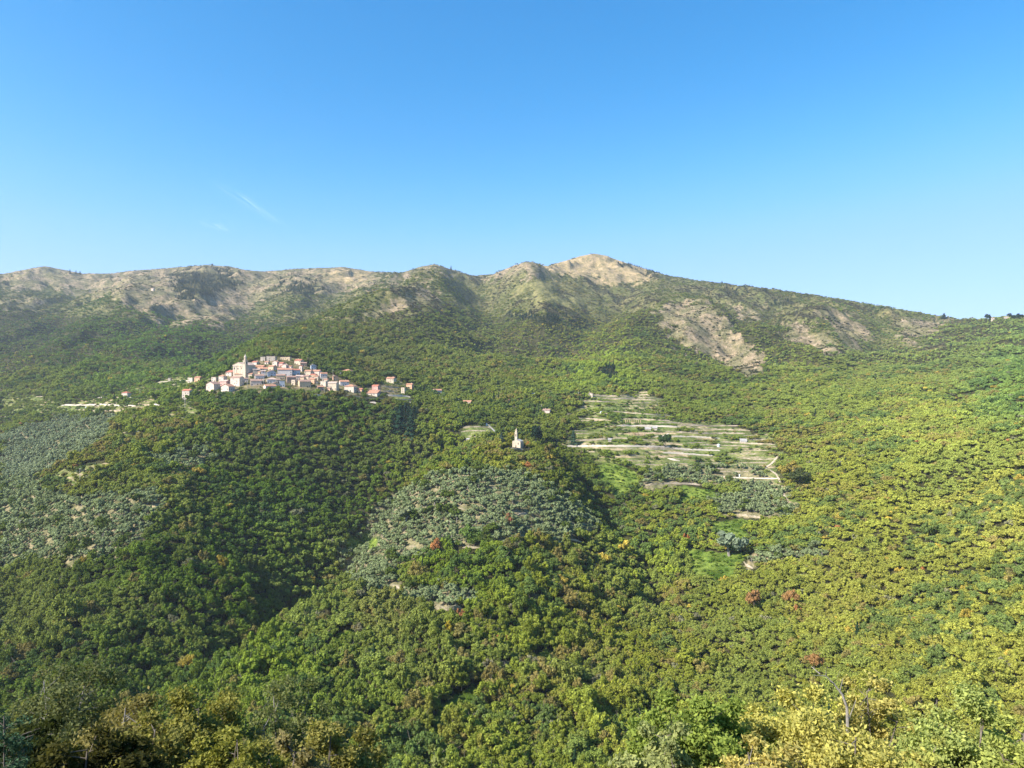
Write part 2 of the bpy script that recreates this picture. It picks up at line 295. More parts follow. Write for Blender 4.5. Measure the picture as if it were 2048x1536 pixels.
# ---- land cover, drawn as areas of the valley (corner lists are photo sight lines onto the ground)
def inpoly(px, py, poly):
    ins = np.zeros(px.shape, bool); n = len(poly)
    for i in range(n):
        x0, y0 = poly[i]; x1, y1 = poly[(i+1) % n]
        if y0 == y1: continue
        c = ((y0 > py) != (y1 > py)) & (px < (x1-x0)*(py-y0)/(y1-y0)+x0); ins ^= c
    return ins
FORE, OLIVE, MEADOW, BARE, TERR, CONI, VILL, TAN, SCRUB = range(9)
ZONES = [
 (SCRUB, [(0,560),(300,560),(520,600),(700,560),(870,530),(1000,545),(1180,540),(1330,548),(1500,572),(1700,600),(1900,636),(1880,700),(1700,700),(1560,640),(1340,610),(1200,640),(1050,640),(900,620),(700,640),(500,640),(350,650),(200,630),(0,620)]),
 (BARE, [(0,520),(90,520),(400,520),(520,530),(760,525),(765,562),(700,585),(650,590),(600,592),(545,578),(520,602),(470,642),(425,652),(400,625),(330,640),(250,612),(230,590),(170,590),(100,575),(0,580)]),
 (BARE, [(0,596),(60,600),(110,612),(60,622),(0,618)]), (BARE, [(320,632),(400,628),(440,640),(380,650),(325,642)]),
 (BARE, [(725,628),(790,592),(850,572),(885,590),(862,606),(790,620),(740,640)]),
 (BARE, [(760,570),(820,535),(868,518),(915,538),(945,550),(905,552),(862,542),(805,568)]),
 (BARE, [(965,560),(1000,530),(1050,510),(1100,530),(1115,560),(1062,545),(1010,560)]),
 (TAN, [(1085,540),(1120,515),(1185,495),(1250,515),(1322,552),(1250,572),(1195,556),(1140,556)]),
 (TAN, [(655,545),(720,538),(735,556),(690,568),(650,560)]),
 (MEADOW, [(1035,565),(1085,550),(1110,590),(1190,602),(1180,618),(1100,612),(1050,600)]),
 (BARE, [(1305,622),(1345,600),(1420,608),(1452,640),(1512,695),(1532,742),(1492,754),(1440,722),(1400,698),(1372,714),(1355,672)]),
 (BARE, [(1465,612),(1535,616),(1512,640),(1478,636)]), (BARE, [(1560,640),(1625,655),(1690,705),(1640,712),(1590,684)]),
 (BARE, [(1630,615),(1705,626),(1742,680),(1705,700),(1662,662)]), (BARE, [(1800,640),(1905,636),(1882,664),(1810,690)]),
 (CONI, [(340,545),(420,538),(482,548),(472,575),(425,588),(392,605),(358,585)]), (CONI, [(562,572),(590,558),(640,574),(622,592),(580,592)]),
 (CONI, [(1237,515),(1262,515),(1330,550),(1298,550)]), (CONI, [(1545,590),(1570,592),(1590,612),(1552,608)]), (CONI, [(1448,572),(1502,570),(1502,582),(1460,584)]),
 (CONI, [(1015,618),(1125,636),(1115,655),(1040,642)]), (CONI, [(790,830),(812,812),(836,838),(826,872),(806,866),(796,880),(786,856)]), (CONI, [(1196,740),(1222,735),(1226,758),(1198,760)]),
 (OLIVE, [(0,870),(60,850),(130,840),(230,832),(220,870),(185,905),(120,930),(60,960),(0,975)]),
 (OLIVE, [(0,985),(60,955),(110,985),(180,1000),(310,985),(330,1010),(300,1060),(262,1110),(200,1132),(60,1125),(0,1150)]),
 (OLIVE, [(295,912),(415,893),(432,925),(330,948)]),
 (OLIVE, [(815,978),(900,948),(1000,946),(1135,980),(1188,1038),(1192,1070),(1120,1088),(1080,1080),(1010,1092),(900,1088),(860,1112),(792,1132),(794,1172),(720,1150),(660,1112),(745,1045),(775,1000)]),
 (OLIVE, [(668,1122),(745,1050),(800,1110),(802,1188),(745,1186),(690,1155)]),
 (OLIVE, [(790,1172),(850,1180),(985,1178),(955,1222),(862,1212),(800,1202)]),
 (TERR, [(1125,892),(1150,850),(1170,787),(1300,785),(1335,800),(1345,840),(1485,850),(1562,890),(1562,950),(1592,1010),(1572,1022),(1540,980),(1480,958),(1262,932),(1160,905)]),
 (OLIVE, [(1290,945),(1390,928),(1552,948),(1575,1000),(1500,1000),(1480,968),(1400,968),(1285,978)]),
 (OLIVE, [(1375,998),(1480,990),(1592,1018),(1582,1042),(1450,1032)]), (OLIVE, [(1488,1112),(1620,1098),(1645,1122),(1500,1140)]),
 (MEADOW, [(1186,930),(1220,922),(1270,950),(1280,978),(1240,990),(1200,970)]), (MEADOW, [(1350,972),(1445,982),(1450,1000),(1372,1008)]),
 (MEADOW, [(1425,1040),(1492,1038),(1505,1080),(1460,1095),(1425,1072)]), (MEADOW, [(1365,1098),(1482,1100),(1484,1150),(1430,1185),(1375,1140)]),
 (MEADOW, [(688,1085),(752,1062),(755,1098),(690,1108)]), (MEADOW, [(655,1272),(705,1252),(692,1292),(638,1316)]),
 (MEADOW, [(895,1405),(950,1368),(965,1402),(932,1432),(885,1510),(862,1480)]), (MEADOW, [(428,1440),(485,1405),(488,1450),(440,1460)]),
 (TERR, [(918,850),(984,848),(1003,872),(960,884),(925,874)]), (TERR, [(0,788),(60,792),(120,803),(330,800),(325,822),(120,832),(0,822)]),
 (TERR, [(225,800),(235,780),(330,762),(360,750),(420,758),(420,772),(330,788),(290,800)]),
 (TERR, [(325,822),(372,798),(402,815),(396,838),(330,852)]), (TERR, [(95,945),(200,925),(215,940),(110,985)]), (TERR, [(235,870),(300,860),(300,885),(240,892)]),
 (TERR, [(758,760),(790,752),(830,775),(832,802),(770,795)]),
 (VILL, [(398,790),(430,755),(500,724),(530,714),(598,716),(622,738),(665,750),(704,764),(722,775),(728,790),(640,790),(560,784),(470,790),(420,794)]),
 (VILL, [(730,775),(760,768),(800,770),(800,795),(735,793)]),
]
def zone(px, py, x, y):
    sc = np.where(y > 1400, .95, np.clip(600/y, .38, .7)); qx = px+((fbm(x/30, y/30, 4, 31)-.5)*90)*sc; qy = py+((fbm(x/30, y/30, 4, 41)-.5)*46)*sc
    z = np.zeros(px.shape, int)
    for k, poly in ZONES:
        a = np.array(poly); b = (px > a[:, 0].min()-40) & (px < a[:, 0].max()+40) & (py > a[:, 1].min()-25) & (py < a[:, 1].max()+25)
        if not b.any(): continue
        sel = np.zeros(px.shape, bool); use_raw = k == VILL
        sel[b] = inpoly(px[b] if use_raw else qx[b], py[b] if use_raw else qy[b], poly); z[sel] = k
    return z
zg = zone(np.repeat(PX[None, :], NV, 0), PYG, XG, YG)
def c3(*c): return np.array(c, float)
nf = fbm(XG/9, YG/9, 3, 51)[..., None]; nm = fbm(XG/45, YG/45, 3, 61)[..., None]
zst = ZG+3*(fbm(XG/40, YG/40, 2, 71)-.5)
cover = np.empty((NV, NU, 3))
cover[:] = c3(.030, .036, .014)*(1-nm)+c3(.055, .050, .024)*nm  # forest floor, colour darkened to deepen the shade under the trees
def setc(k, col):
    s = zg == k; cover[s] = np.broadcast_to(col, cover.shape)[s]
setc(SCRUB, c3(.085, .10, .035)*(1-nm)+c3(.145, .125, .062)*nm)
setc(OLIVE, c3(.12, .13, .06)*(1-nf)+c3(.27, .22, .14)*nf)
setc(MEADOW, c3(.07, .125, .02)*(1-nf)+c3(.16, .20, .04)*nf)
hm = (zg == MEADOW) & (PYG < 700); cover[hm] = np.broadcast_to(c3(.15, .15, .055)*(1-nf)+c3(.19, .17, .08)*nf, cover.shape)[hm]
tt = smooth(nm, .40, .62)
setc(BARE, (c3(.165, .130, .080)*(1-nf)+c3(.29, .232, .16)*nf)*(1-tt)+c3(.16, .145, .08)*tt)
setc(TAN, c3(.32, .24, .15)*(1-nf)+c3(.26, .21, .11)*nf)
st = smooth(np.abs(((zst/3.6) % 1)-.5), .25, .33)[..., None]
tg = smooth(fbm(XG/55, YG/14, 3, 65), .36, .52)[..., None]
st = st*(1-.8*tg)
setc(TERR, (c3(.30, .23, .15)*(1-nf)+c3(.40, .32, .22)*nf)*st+(c3(.075, .125, .025)*(1-nm)+c3(.14, .15, .05)*nm)*(1-st))
setc(VILL, c3(.20, .15, .10)*(1-nf)+c3(.09, .10, .04)*nf)
# sheet: dense fan in front, coarse ring of hillside round the sides and back
ang_in = np.arctan((PX-1024)/F)
nb = 40
ang_back = np.linspace(ang_in[-1], 2*math.pi+ang_in[0], nb+2)[1:-1]
cols_xy = []; rr = YV/np.cos(ang_in[-1])
back_z = np.interp(rr, [0, 3, 10, 60, 200, 900, 4000, 14000], [-1.8, -1.7, -1.5, 1, 12, 90, 60, -150])
P = np.zeros((NV, NU+nb, 3)); P[:, :NU, 0] = XG; P[:, :NU, 1] = YG; P[:, :NU, 2] = ZG
CV = np.ones((NV, NU+nb, 4)); CV[:, :NU, :3] = cover
for j, a in enumerate(ang_back):
    t = (j+1)/(nb+1); wr = smooth(t, 0, .35); wl = smooth(1-t, 0, .35); zb = ZG[:, -1]*(1-wr) if t < .5 else ZG[:, 0]*(1-wl)
    wgt = wr if t < .5 else wl
    P[:, NU+j, 0] = rr*math.sin(a); P[:, NU+j, 1] = rr*math.cos(a); P[:, NU+j, 2] = zb+back_z*wgt; CV[:, NU+j, :3] = (.08, .075, .03)
NT = NU+nb
ii = np.arange(NV-1)[:, None]; jj = np.arange(NT)[None, :]; j2 = (jj+1) % NT
quads = np.stack([ii*NT+jj, ii*NT+j2, (ii+1)*NT+j2, (ii+1)*NT+jj], -1).reshape(-1, 4)
def np_mesh(name, verts, quads, mats=(), smooth_=False, mi=None):
    me = bpy.data.meshes.new(name); k = quads.shape[1]
    me.vertices.add(len(verts)); me.vertices.foreach_set('co', np.ascontiguousarray(verts, np.float32).ravel())
    me.loops.add(quads.size); me.loops.foreach_set('vertex_index', np.ascontiguousarray(quads, np.int32).ravel())
    me.polygons.add(len(quads)); me.polygons.foreach_set('loop_start', np.arange(0, quads.size, k, dtype=np.int32))
    if smooth_: me.polygons.foreach_set('use_smooth', np.ones(len(quads), bool))
    if mi is not None: me.polygons.foreach_set('material_index', np.ascontiguousarray(mi, np.int32))
    for m in mats: me.materials.append(m)
    me.update(calc_edges=True); return me
gm, t, out = new_mat('hillside_ground')
at = t.nodes.new('ShaderNodeAttribute'); at.attribute_name = 'cover'
tc = t.nodes.new('ShaderNodeTexCoord'); v = tc.outputs['Object']
n_a = noise_node(t, .35, 6, v, .7); n_b = noise_node(t, .045, 5, v, .65)
col = mixc(t, 1, at.outputs['Color'], ramp(t, n_a, [(.3, (.45, .45, .40)), (.5, (1, 1, 1)), (.7, (1.5, 1.45, 1.4))]), 'MULTIPLY')
n_c = noise_node(t, .12, 3, v, .6); col = mixc(t, 1, col, ramp(t, n_c, [(.38, (.68, .72, .6)), (.5, (1, 1, 1)), (.64, (1.25, 1.2, 1.15))]), 'MULTIPLY')
col = mixc(t, 1, col, ramp(t, n_b, [(.34, (.50, .56, .42)), (.52, (1.0, .98, .95)), (.68, (1.4, 1.32, 1.26))]), 'MULTIPLY')
p = t.nodes.new('ShaderNodeBsdfPrincipled'); p.inputs['Roughness'].default_value = 1; p.inputs['Specular IOR Level'].default_value = .05
b = t.nodes.new('ShaderNodeBump'); b.inputs['Strength'].default_value = .8; b.inputs['Distance'].default_value = 1.2
t.links.new(n_a, b.inputs['Height']); t.links.new(b.outputs[0], p.inputs['Normal'])
t.links.new(col, p.inputs['Base Color']); t.links.new(p.outputs[0], out.inputs[0])
me = np_mesh('terrain', P.reshape(-1, 3), quads[:, ::-1], (gm,), True)
ca = me.color_attributes.new('cover', 'FLOAT_COLOR', 'POINT'); ca.data.foreach_set('color', CV.reshape(-1).astype(np.float32))
ter = link('terrain', me); prop(ter, 'wooded mountainside falling to the valley below the viewpoint', None, None, 'structure')

# ------------------------------------------------------------------ tree meshes
def leaf_quads(cent, nrm, size, asp=.75, r=rng):
    n = len(cent); a = r.normal(size=(n, 3)); a -= nrm*(a*nrm).sum(1, keepdims=True); a /= np.linalg.norm(a, axis=1, keepdims=True)
    b = np.cross(nrm, a); s = size*(.65+.7*r.random((n, 1)))
    k = r.random((n, 4, 1))*.5+.75
    V = np.stack([cent-a*s*k[:, 0], cent-b*s*asp*k[:, 1]+a*s*.15, cent+a*s*k[:, 2]+nrm*s*.25, cent+b*s*asp*k[:, 3]], 1)
    return V.reshape(-1, 3)
def crown_pts(n, W, H, z0, lobes, r, flat=.8):
    """points and outward normals on clumps that fill a W wide, H tall crown starting at z0"""
    L = r.normal(size=(lobes, 3)); L /= np.linalg.norm(L, axis=1, keepdims=True); L *= (r.random((lobes, 1))**.35)*np.array([1.15+.3*r.random(), .8+.3*r.random(), 1.])
    L[:, 2] = np.abs(L[:, 2])*1.25-.42
    rad = (.15+.26*r.random(lobes)**1.5)*(1-.25*np.clip(L[:, 2], 0, 1))
    k = r.integers(0, lobes, n); d = r.normal(size=(n, 3)); d[:, 2] = d[:, 2]*.85+.30; d /= np.linalg.norm(d, axis=1, keepdims=True)
    p = L[k]*.80+d*rad[k][:, None]*(.72+.36*r.random((n, 1)))
    nr = d+r.normal(size=(n, 3))*.38; nr /= np.linalg.norm(nr, axis=1, keepdims=True)
    out = np.empty_like(p); out[:, :2] = p[:, :2]*W/2; out[:, 2] = z0+H*(.40+p[:, 2]*.5*flat*1.2)
    return out, nr
def trunk_mb(h, r0, r, n=5, limbs=3):
    mb = MB(); top = Vector((r.normal()*.3, r.normal()*.3, h)); mid = Vector((top.x*.3+r.normal()*.1, top.y*.3, h*.5))
    mb.tube((0, 0, -1.5), mid, r0, r0*.75, n); mb.tube(mid, top, r0*.75, r0*.4, n)
    for k in range(limbs):
        a = r.random()*6.28; l = h*(.4+.3*r.random()); s = mid.lerp(top, r.random())
        mb.tube(s, s+Vector((math.cos(a)*l, math.sin(a)*l, l*.9)), r0*.4, r0*.15, 4)
    return mb
def join_tr(name, V, tmb, mats):
    """one mesh holding leaves and trunk, for the uncountable forest"""
    me = bpy.data.meshes.new(name); nq = len(V)//4
    verts = V.tolist()+tmb.v; faces = np.arange(nq*4).reshape(-1, 4).tolist()+[tuple(i+nq*4 for i in f) for f in tmb.f]
    me.from_pydata(verts, [], faces); [me.materials.append(m) for m in mats]
    me.polygons.foreach_set('material_index', [0]*nq+[1]*len(tmb.f)); me.update(); return me
def leaf_mesh(name, V, mat): return np_mesh(name, V, np.arange(len(V)).reshape(-1, 4), (mat,))
def broad(r, n, size, W=8., H=7.5, z0=2.2, lobes=9): 
    p, nr = crown_pts(n, W, H, z0, lobes, r); return leaf_quads(p, nr, size, r=r)
def conif(r, n, size, W=5., H=12.):
    t = r.random(n)**.7; z = (1-t); rad = t*W/2*(.55+.5*r.random(n)); rad *= .8+.35*np.sin(z*38+r.random()*6)
    a = r.random(n)*6.283; p = np.stack([np.cos(a)*rad, np.sin(a)*rad, .8+z*H-rad*.25], 1)
    nr = np.stack([np.cos(a)*.8, np.sin(a)*.8, np.full(n, .7)], 1)+r.normal(size=(n, 3))*.3; nr /= np.linalg.norm(nr, axis=1, keepdims=True)
    return leaf_quads(p, nr, size, .5, r)
protos = bpy.data.collections.new('tree_kinds')             # kept out of the scene, only the scatterers below read it
sets = {}
crowns = {}
def make_set(key, fn, cnt, mats, th, tr, limbs):
    col = bpy.data.collections.new('kinds_'+key)
    parts = []
    for i in range(cnt):
        r = np.random.default_rng(hash_seed(key)+i); V = fn(r); tb = trunk_mb(th, tr, r, 5, limbs)
        o = bpy.data.objects.new('%s_%02d' % (key, i), join_tr(key, V, tb, mats)); col.objects.link(o)
        parts.append((V, tb))
    sets[key] = col; return parts
def hash_seed(s): return sum(ord(c)*(i+7) for i, c in enumerate(s))
LM, OM, NM = (M['leaf'], M['bark']), (M['olive_leaf'], M['grey_bark']), (M['needle'], M['bark'])
near_b = make_set('broad_near', lambda r: broad(r, 1900, .31, 5.8+r.random()*3.4, 6.4+4*r.random(), 1.4, int(16+r.random()*12)), 7, LM, 5, .2, 3)
make_set('broad_mid', lambda r: broad(r, 900, .44, 8, 7+1.5*r.random(), 1.0, int(13+r.random()*9)), 6, LM, 5, .2, 1)
make_set('broad_far', lambda r: broad(r, 170, .95, 8, 7, .6, 5), 5, LM, 3, .2, 0)
near_o = make_set('olive_near', lambda r: broad(r, 620, .34, 5.2, 4.6, .9, 8), 5, OM, 2.4, .22, 3)
make_set('olive_mid', lambda r: broad(r, 240, .55, 5.2, 4.4, .9, 6), 4, OM, 2.4, .22, 1)
near_c = make_set('conifer_mid', lambda r: conif(r, 420, .55), 4, NM, 11, .2, 0)
make_set('conifer_far', lambda r: conif(r, 90, 1.1), 3, NM, 9, .2, 0)

# ------------------------------------------------------------------ where the trees stand
def jgrid(y0, y1, sp, grow=0.):
    """jittered points over the fan between depths y0 and y1"""
    pts = []; y = y0
    xs, ys = [], []
    while y < y1:
        s = sp+grow*(y-y0); hw = y*(1230/F); n = int(2*hw/s)
        x = -hw+(np.arange(n)+rng.random(n)*1.7)*s; xs.append(x); ys.append(y+(rng.random(n)-.5)*s*1.9); y += s*.95
    return np.concatenate(xs), np.concatenate(ys)
CM = np.minimum.accumulate(PYG[i0:], 0)                     # horizon seen from the viewpoint, by depth
def seen(x, y, tall):
    px = 1024+F*x/y; z = zat(x, y); py = HZ-(z+tall)/y*F
    u = np.clip(((px-PX[0])/(PX[1]-PX[0])).astype(int), 0, NU-1); v = np.clip(np.searchsorted(YV, y*.995)-i0-1, 0, CM.shape[0]-1)
    return (py < CM[v, u]+3+1500/y)
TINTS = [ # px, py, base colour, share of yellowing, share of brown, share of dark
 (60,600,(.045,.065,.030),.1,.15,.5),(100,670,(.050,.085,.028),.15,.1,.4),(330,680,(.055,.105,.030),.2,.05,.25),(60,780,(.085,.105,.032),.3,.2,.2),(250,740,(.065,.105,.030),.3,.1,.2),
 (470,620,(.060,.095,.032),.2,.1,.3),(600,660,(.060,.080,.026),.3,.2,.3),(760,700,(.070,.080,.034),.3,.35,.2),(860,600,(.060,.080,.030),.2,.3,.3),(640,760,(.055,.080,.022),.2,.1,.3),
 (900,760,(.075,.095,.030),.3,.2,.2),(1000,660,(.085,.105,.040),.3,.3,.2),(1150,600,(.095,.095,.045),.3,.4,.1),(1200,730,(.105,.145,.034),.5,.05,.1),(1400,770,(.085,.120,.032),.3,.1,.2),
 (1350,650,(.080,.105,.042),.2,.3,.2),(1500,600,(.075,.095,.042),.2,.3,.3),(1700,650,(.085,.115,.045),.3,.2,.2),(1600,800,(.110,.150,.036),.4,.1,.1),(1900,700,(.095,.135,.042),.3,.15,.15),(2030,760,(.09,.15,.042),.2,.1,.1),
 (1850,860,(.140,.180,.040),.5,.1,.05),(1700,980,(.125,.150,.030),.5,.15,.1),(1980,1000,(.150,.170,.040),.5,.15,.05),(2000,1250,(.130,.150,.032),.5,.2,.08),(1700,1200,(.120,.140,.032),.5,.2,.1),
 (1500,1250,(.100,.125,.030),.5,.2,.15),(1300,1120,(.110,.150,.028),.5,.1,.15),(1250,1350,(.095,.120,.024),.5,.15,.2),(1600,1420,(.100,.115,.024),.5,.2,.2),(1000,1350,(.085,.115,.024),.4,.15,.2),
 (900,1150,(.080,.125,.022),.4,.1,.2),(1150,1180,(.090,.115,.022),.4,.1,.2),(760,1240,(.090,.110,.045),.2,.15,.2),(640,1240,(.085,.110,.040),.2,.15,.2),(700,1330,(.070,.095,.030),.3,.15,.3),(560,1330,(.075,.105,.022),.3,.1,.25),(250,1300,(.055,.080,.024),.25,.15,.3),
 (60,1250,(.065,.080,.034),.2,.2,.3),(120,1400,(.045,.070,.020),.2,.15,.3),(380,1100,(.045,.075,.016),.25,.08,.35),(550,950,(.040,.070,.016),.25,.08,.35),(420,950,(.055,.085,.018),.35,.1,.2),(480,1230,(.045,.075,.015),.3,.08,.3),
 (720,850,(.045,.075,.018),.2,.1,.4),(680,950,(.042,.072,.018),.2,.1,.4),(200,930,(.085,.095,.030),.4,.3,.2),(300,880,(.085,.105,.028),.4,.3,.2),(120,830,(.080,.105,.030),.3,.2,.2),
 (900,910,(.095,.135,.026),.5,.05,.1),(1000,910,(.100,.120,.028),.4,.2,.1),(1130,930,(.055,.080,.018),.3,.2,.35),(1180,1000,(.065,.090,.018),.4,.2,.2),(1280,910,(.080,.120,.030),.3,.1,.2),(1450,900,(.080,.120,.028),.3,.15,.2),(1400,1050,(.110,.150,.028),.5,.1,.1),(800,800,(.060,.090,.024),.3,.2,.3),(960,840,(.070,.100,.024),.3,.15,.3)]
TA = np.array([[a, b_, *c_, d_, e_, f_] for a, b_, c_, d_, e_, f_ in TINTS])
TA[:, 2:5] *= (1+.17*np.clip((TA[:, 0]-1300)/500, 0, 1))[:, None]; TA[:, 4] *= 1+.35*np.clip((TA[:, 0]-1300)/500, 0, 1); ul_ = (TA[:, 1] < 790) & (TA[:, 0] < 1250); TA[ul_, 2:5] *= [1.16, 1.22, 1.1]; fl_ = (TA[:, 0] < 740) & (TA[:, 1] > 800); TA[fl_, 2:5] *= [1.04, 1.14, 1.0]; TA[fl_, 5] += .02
def tints(px, py, x, y):
    D = ((px[:, None]-TA[None, :, 0])**2+((py[:, None]-TA[None, :, 1])*1.3)**2+900.)**-1.7; D /= D.sum(1, keepdims=True)
    T = D@TA[:, 2:]; base = T[:, :3]; n = len(px)
    pn = (fbm(x/90, y/90, 2, 83)-.5)*1.0+(fbm(x/38, y/38, 3, 81)-.5)*1.3+(fbm(x/14, y/14, 2, 82)-.5)*.5     # stands of one species grow together
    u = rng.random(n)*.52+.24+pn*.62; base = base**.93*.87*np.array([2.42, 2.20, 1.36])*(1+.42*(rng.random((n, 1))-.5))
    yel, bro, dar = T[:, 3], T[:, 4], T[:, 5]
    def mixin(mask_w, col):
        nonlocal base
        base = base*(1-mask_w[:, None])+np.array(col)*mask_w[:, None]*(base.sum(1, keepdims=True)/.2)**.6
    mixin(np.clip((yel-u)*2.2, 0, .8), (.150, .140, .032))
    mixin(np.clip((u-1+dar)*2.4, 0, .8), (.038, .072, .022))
    pg = fbm(x/75, y/55, 3, 84); mixin(.75*smooth(pg, .56, .66)*(rng.random(n) < .85), (.118, .145, .034)); mixin(.7*smooth(.44-pg, .0, .09)*(rng.random(n) < .6), (.050, .088, .030))
    u2 = rng.random(n)+pn*.3
    mixin(np.where(u2 < bro*.36, .7, 0), (.150, .115, .045))
    u3 = rng.random(n)
    mixin(np.where(u3 < .0012*(py > 850), .95, 0), (.23, .105, .045)); mixin(np.where((u3 > .993), .9, 0), (.27, .21, .04)); mixin(np.where((u3 < .037) & (u3 > .03), .8, 0), (.13, .125, .085))
    return base
trees = []   # x y z  sx sz  kind  tint ; kind 0 broad 1 olive 2 conifer 3 bush
def plant(x, y, th):
    z = zat(x, y); px = 1024+F*x/y; py = HZ-z/y*F
    zz = zone(px, py, x, y); s = (px > -170) & (px < 2218) & (y > 250)
    s &= seen(x, y, th); return x[s], y[s], z[s], px[s], py[s], zz[s]
allp = []
for (a, b_, sp, gr) in ((252, 1500, 4.61, .0008), (252, 1500, 3.4, .0016), (252, 700, 4.25, .0010), (700, 1500, 5.1, .0013), (1500, 4000, 6.8, .0018)):
    x, y = jgrid(a, b_, sp, gr); x, y, z, px, py, zz = plant(x, y, 9)
    if sp == 4.61: q_ = (zz == OLIVE) | (zz == MEADOW) | (zz == TERR) | (zz == VILL); x, y, z, px, py, zz = [v_[q_] for v_ in (x, y, z, px, py, zz)]
    elif sp == 3.4: q_ = ~((zz == OLIVE) | (zz == MEADOW) | (zz == TERR) | (zz == VILL) | (zz == CONI)) & (px+(fbm(x/60, y/60, 2, 44)-.5)*300 > 1330); x, y, z, px, py, zz = [v_[q_] for v_ in (x, y, z, px, py, zz)]
    elif a < 1500: q_ = (px+(fbm(x/60, y/60, 2, 44)-.5)*300 <= 1330) & ~((zz == OLIVE) | (zz == MEADOW) | (zz == TERR) | (zz == VILL)); x, y, z, px, py, zz = [v_[q_] for v_ in (x, y, z, px, py, zz)]
    ol = zz == OLIVE      # olives stand in rows along the contour
    if ol.any() and a < 1500:
        dzy = (zat(x[ol], y[ol]+1.5)-zat(x[ol], y[ol]-1.5))/3; zr = np.round(z[ol]/2.3)*2.3+(rng.random(ol.sum())-.5)*.5
        y[ol] += np.clip((zr-z[ol])/np.where(np.abs(dzy) < .12, 9, dzy), -3, 3); z[ol] = zat(x[ol], y[ol])
    n = len(x); u = rng.random(n); tn = tints(px, py, x, y); dn = fbm(x/22, y/22, 3, 91)
    kind = np.zeros(n, int); keep = np.ones(n, bool); sx = np.where(y > 1500, 1, 1.2)*(.46+.62*rng.random(n)+.65*(rng.random(n) > .86)*rng.random(n))*(.75+.55*fbm(x/30, y/30, 2, 95)); sz = sx**.8*(.72+.62*rng.random(n)**1.5)
    if sp == 3.4: sx = sx*.74+.25*(rng.random(n) > .95); sz = sx*(.62+.35*rng.random(n))
    elif a < 1500: sx *= .9; sz *= .93
    big = np.clip((y-1500)/1500, 0, 1); sx *= 1+.12*big; sz *= 1-.25*big
    o = zz == OLIVE; kind[o] = 1; keep[o] = dn[o] < .84; sx[o] = 1.08+.5*rng.random(o.sum()); sz[o] = sx[o]*(.8+.3*rng.random(o.sum()))
    tn[o] = np.array([.215, .262, .125])*(.8+.4*rng.random((o.sum(), 1))); mxo = rng.random(n) < .05; kind[o & mxo] = 0
    tn[o & mxo & (u < .6)] = (.10, .14, .03)
    # pale silvery grove on the far left, and silver shrubs round the groves
    lf = o & (px < 260) & (py < 960); tn[lf] = np.array([.23, .275, .155])*(.8+.4*rng.random((lf.sum(), 1)))
    bk = zz == BARE; keep[bk] = (u[bk] < .55*smooth(dn[bk], .38, .56)+.13); kind[bk] = 3; big_ = rng.random(n) < .35; sx[bk] *= np.where(big_, 1.15, .5)[bk]; sz[bk] *= np.where(big_, .62, .4)[bk]
    tn[bk] = np.array([.062, .072, .032])*(.7+.6*rng.random((bk.sum(), 1)))
    tk = zz == TAN; keep[tk] = u[tk] < .035; kind[tk] = 3; sx[tk] *= .6; sz[tk] *= .45; tn[tk] = (.065, .075, .035)
    sk = zz == SCRUB; keep[sk] = u[sk] < .55+.6*smooth(dn[sk], .34, .48); sx[sk] *= 1.15; sz[sk] *= .8; kind[sk & (dn < .5)] = 3; gb = sk & (fbm(x/120, y/120, 3, 99) > .52) & (px > 780); tn[gb] = np.array([.135, .125, .085])*(.7+.5*rng.random((gb.sum(), 1)))
    mk = zz == MEADOW; keep[mk] = u[mk] < .93; kind[mk] = 3; sx[mk] *= .42; sz[mk] *= .20; tn[mk] = np.array([.105, .185, .022])*(.85+.3*rng.random((mk.sum(), 1)))
    mk2 = mk & (py < 700); tn[mk2] = np.array([.15, .15, .05])*(.8+.4*rng.random((mk2.sum(), 1))); keep[mk2] &= u[mk2] < .5
    tr_ = zz == TERR; keep[tr_] = u[tr_] < .30+.8*smooth(dn[tr_], .43, .51); sx[tr_] *= 1.25; sz[tr_] *= 1.25; sx[tr_] *= .62; sz[tr_] *= .42; kind[tr_ & (u < .12)] = 1; tn[tr_ & (u < .12)] = (.13, .155, .09)
    vk = zz == VILL; keep[vk] = u[vk] < .55; sx[vk] *= .38; sz[vk] *= .34
    ck = zz == CONI; kind[ck] = 2; tn[ck] = np.array([.020, .042, .026])*(.8+.5*rng.random((ck.sum(), 1))); sx[ck] *= .95; sz[ck] *= .8
    rnd = (kind == 0) & (u < .0014); kind[rnd] = 2; tn[rnd] = (.022, .045, .022)
    # open ground in the groves
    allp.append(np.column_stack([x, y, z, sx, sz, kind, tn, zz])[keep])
A = np.concatenate(allp)
kind = A[:, 5].astype(int); dist = A[:, 1]; pxA = 1024+F*A[:, 0]/A[:, 1]; pyA = HZ-A[:, 2]/A[:, 1]*F
HERE = []                                                 # discs kept free of trees (x, y, radius)

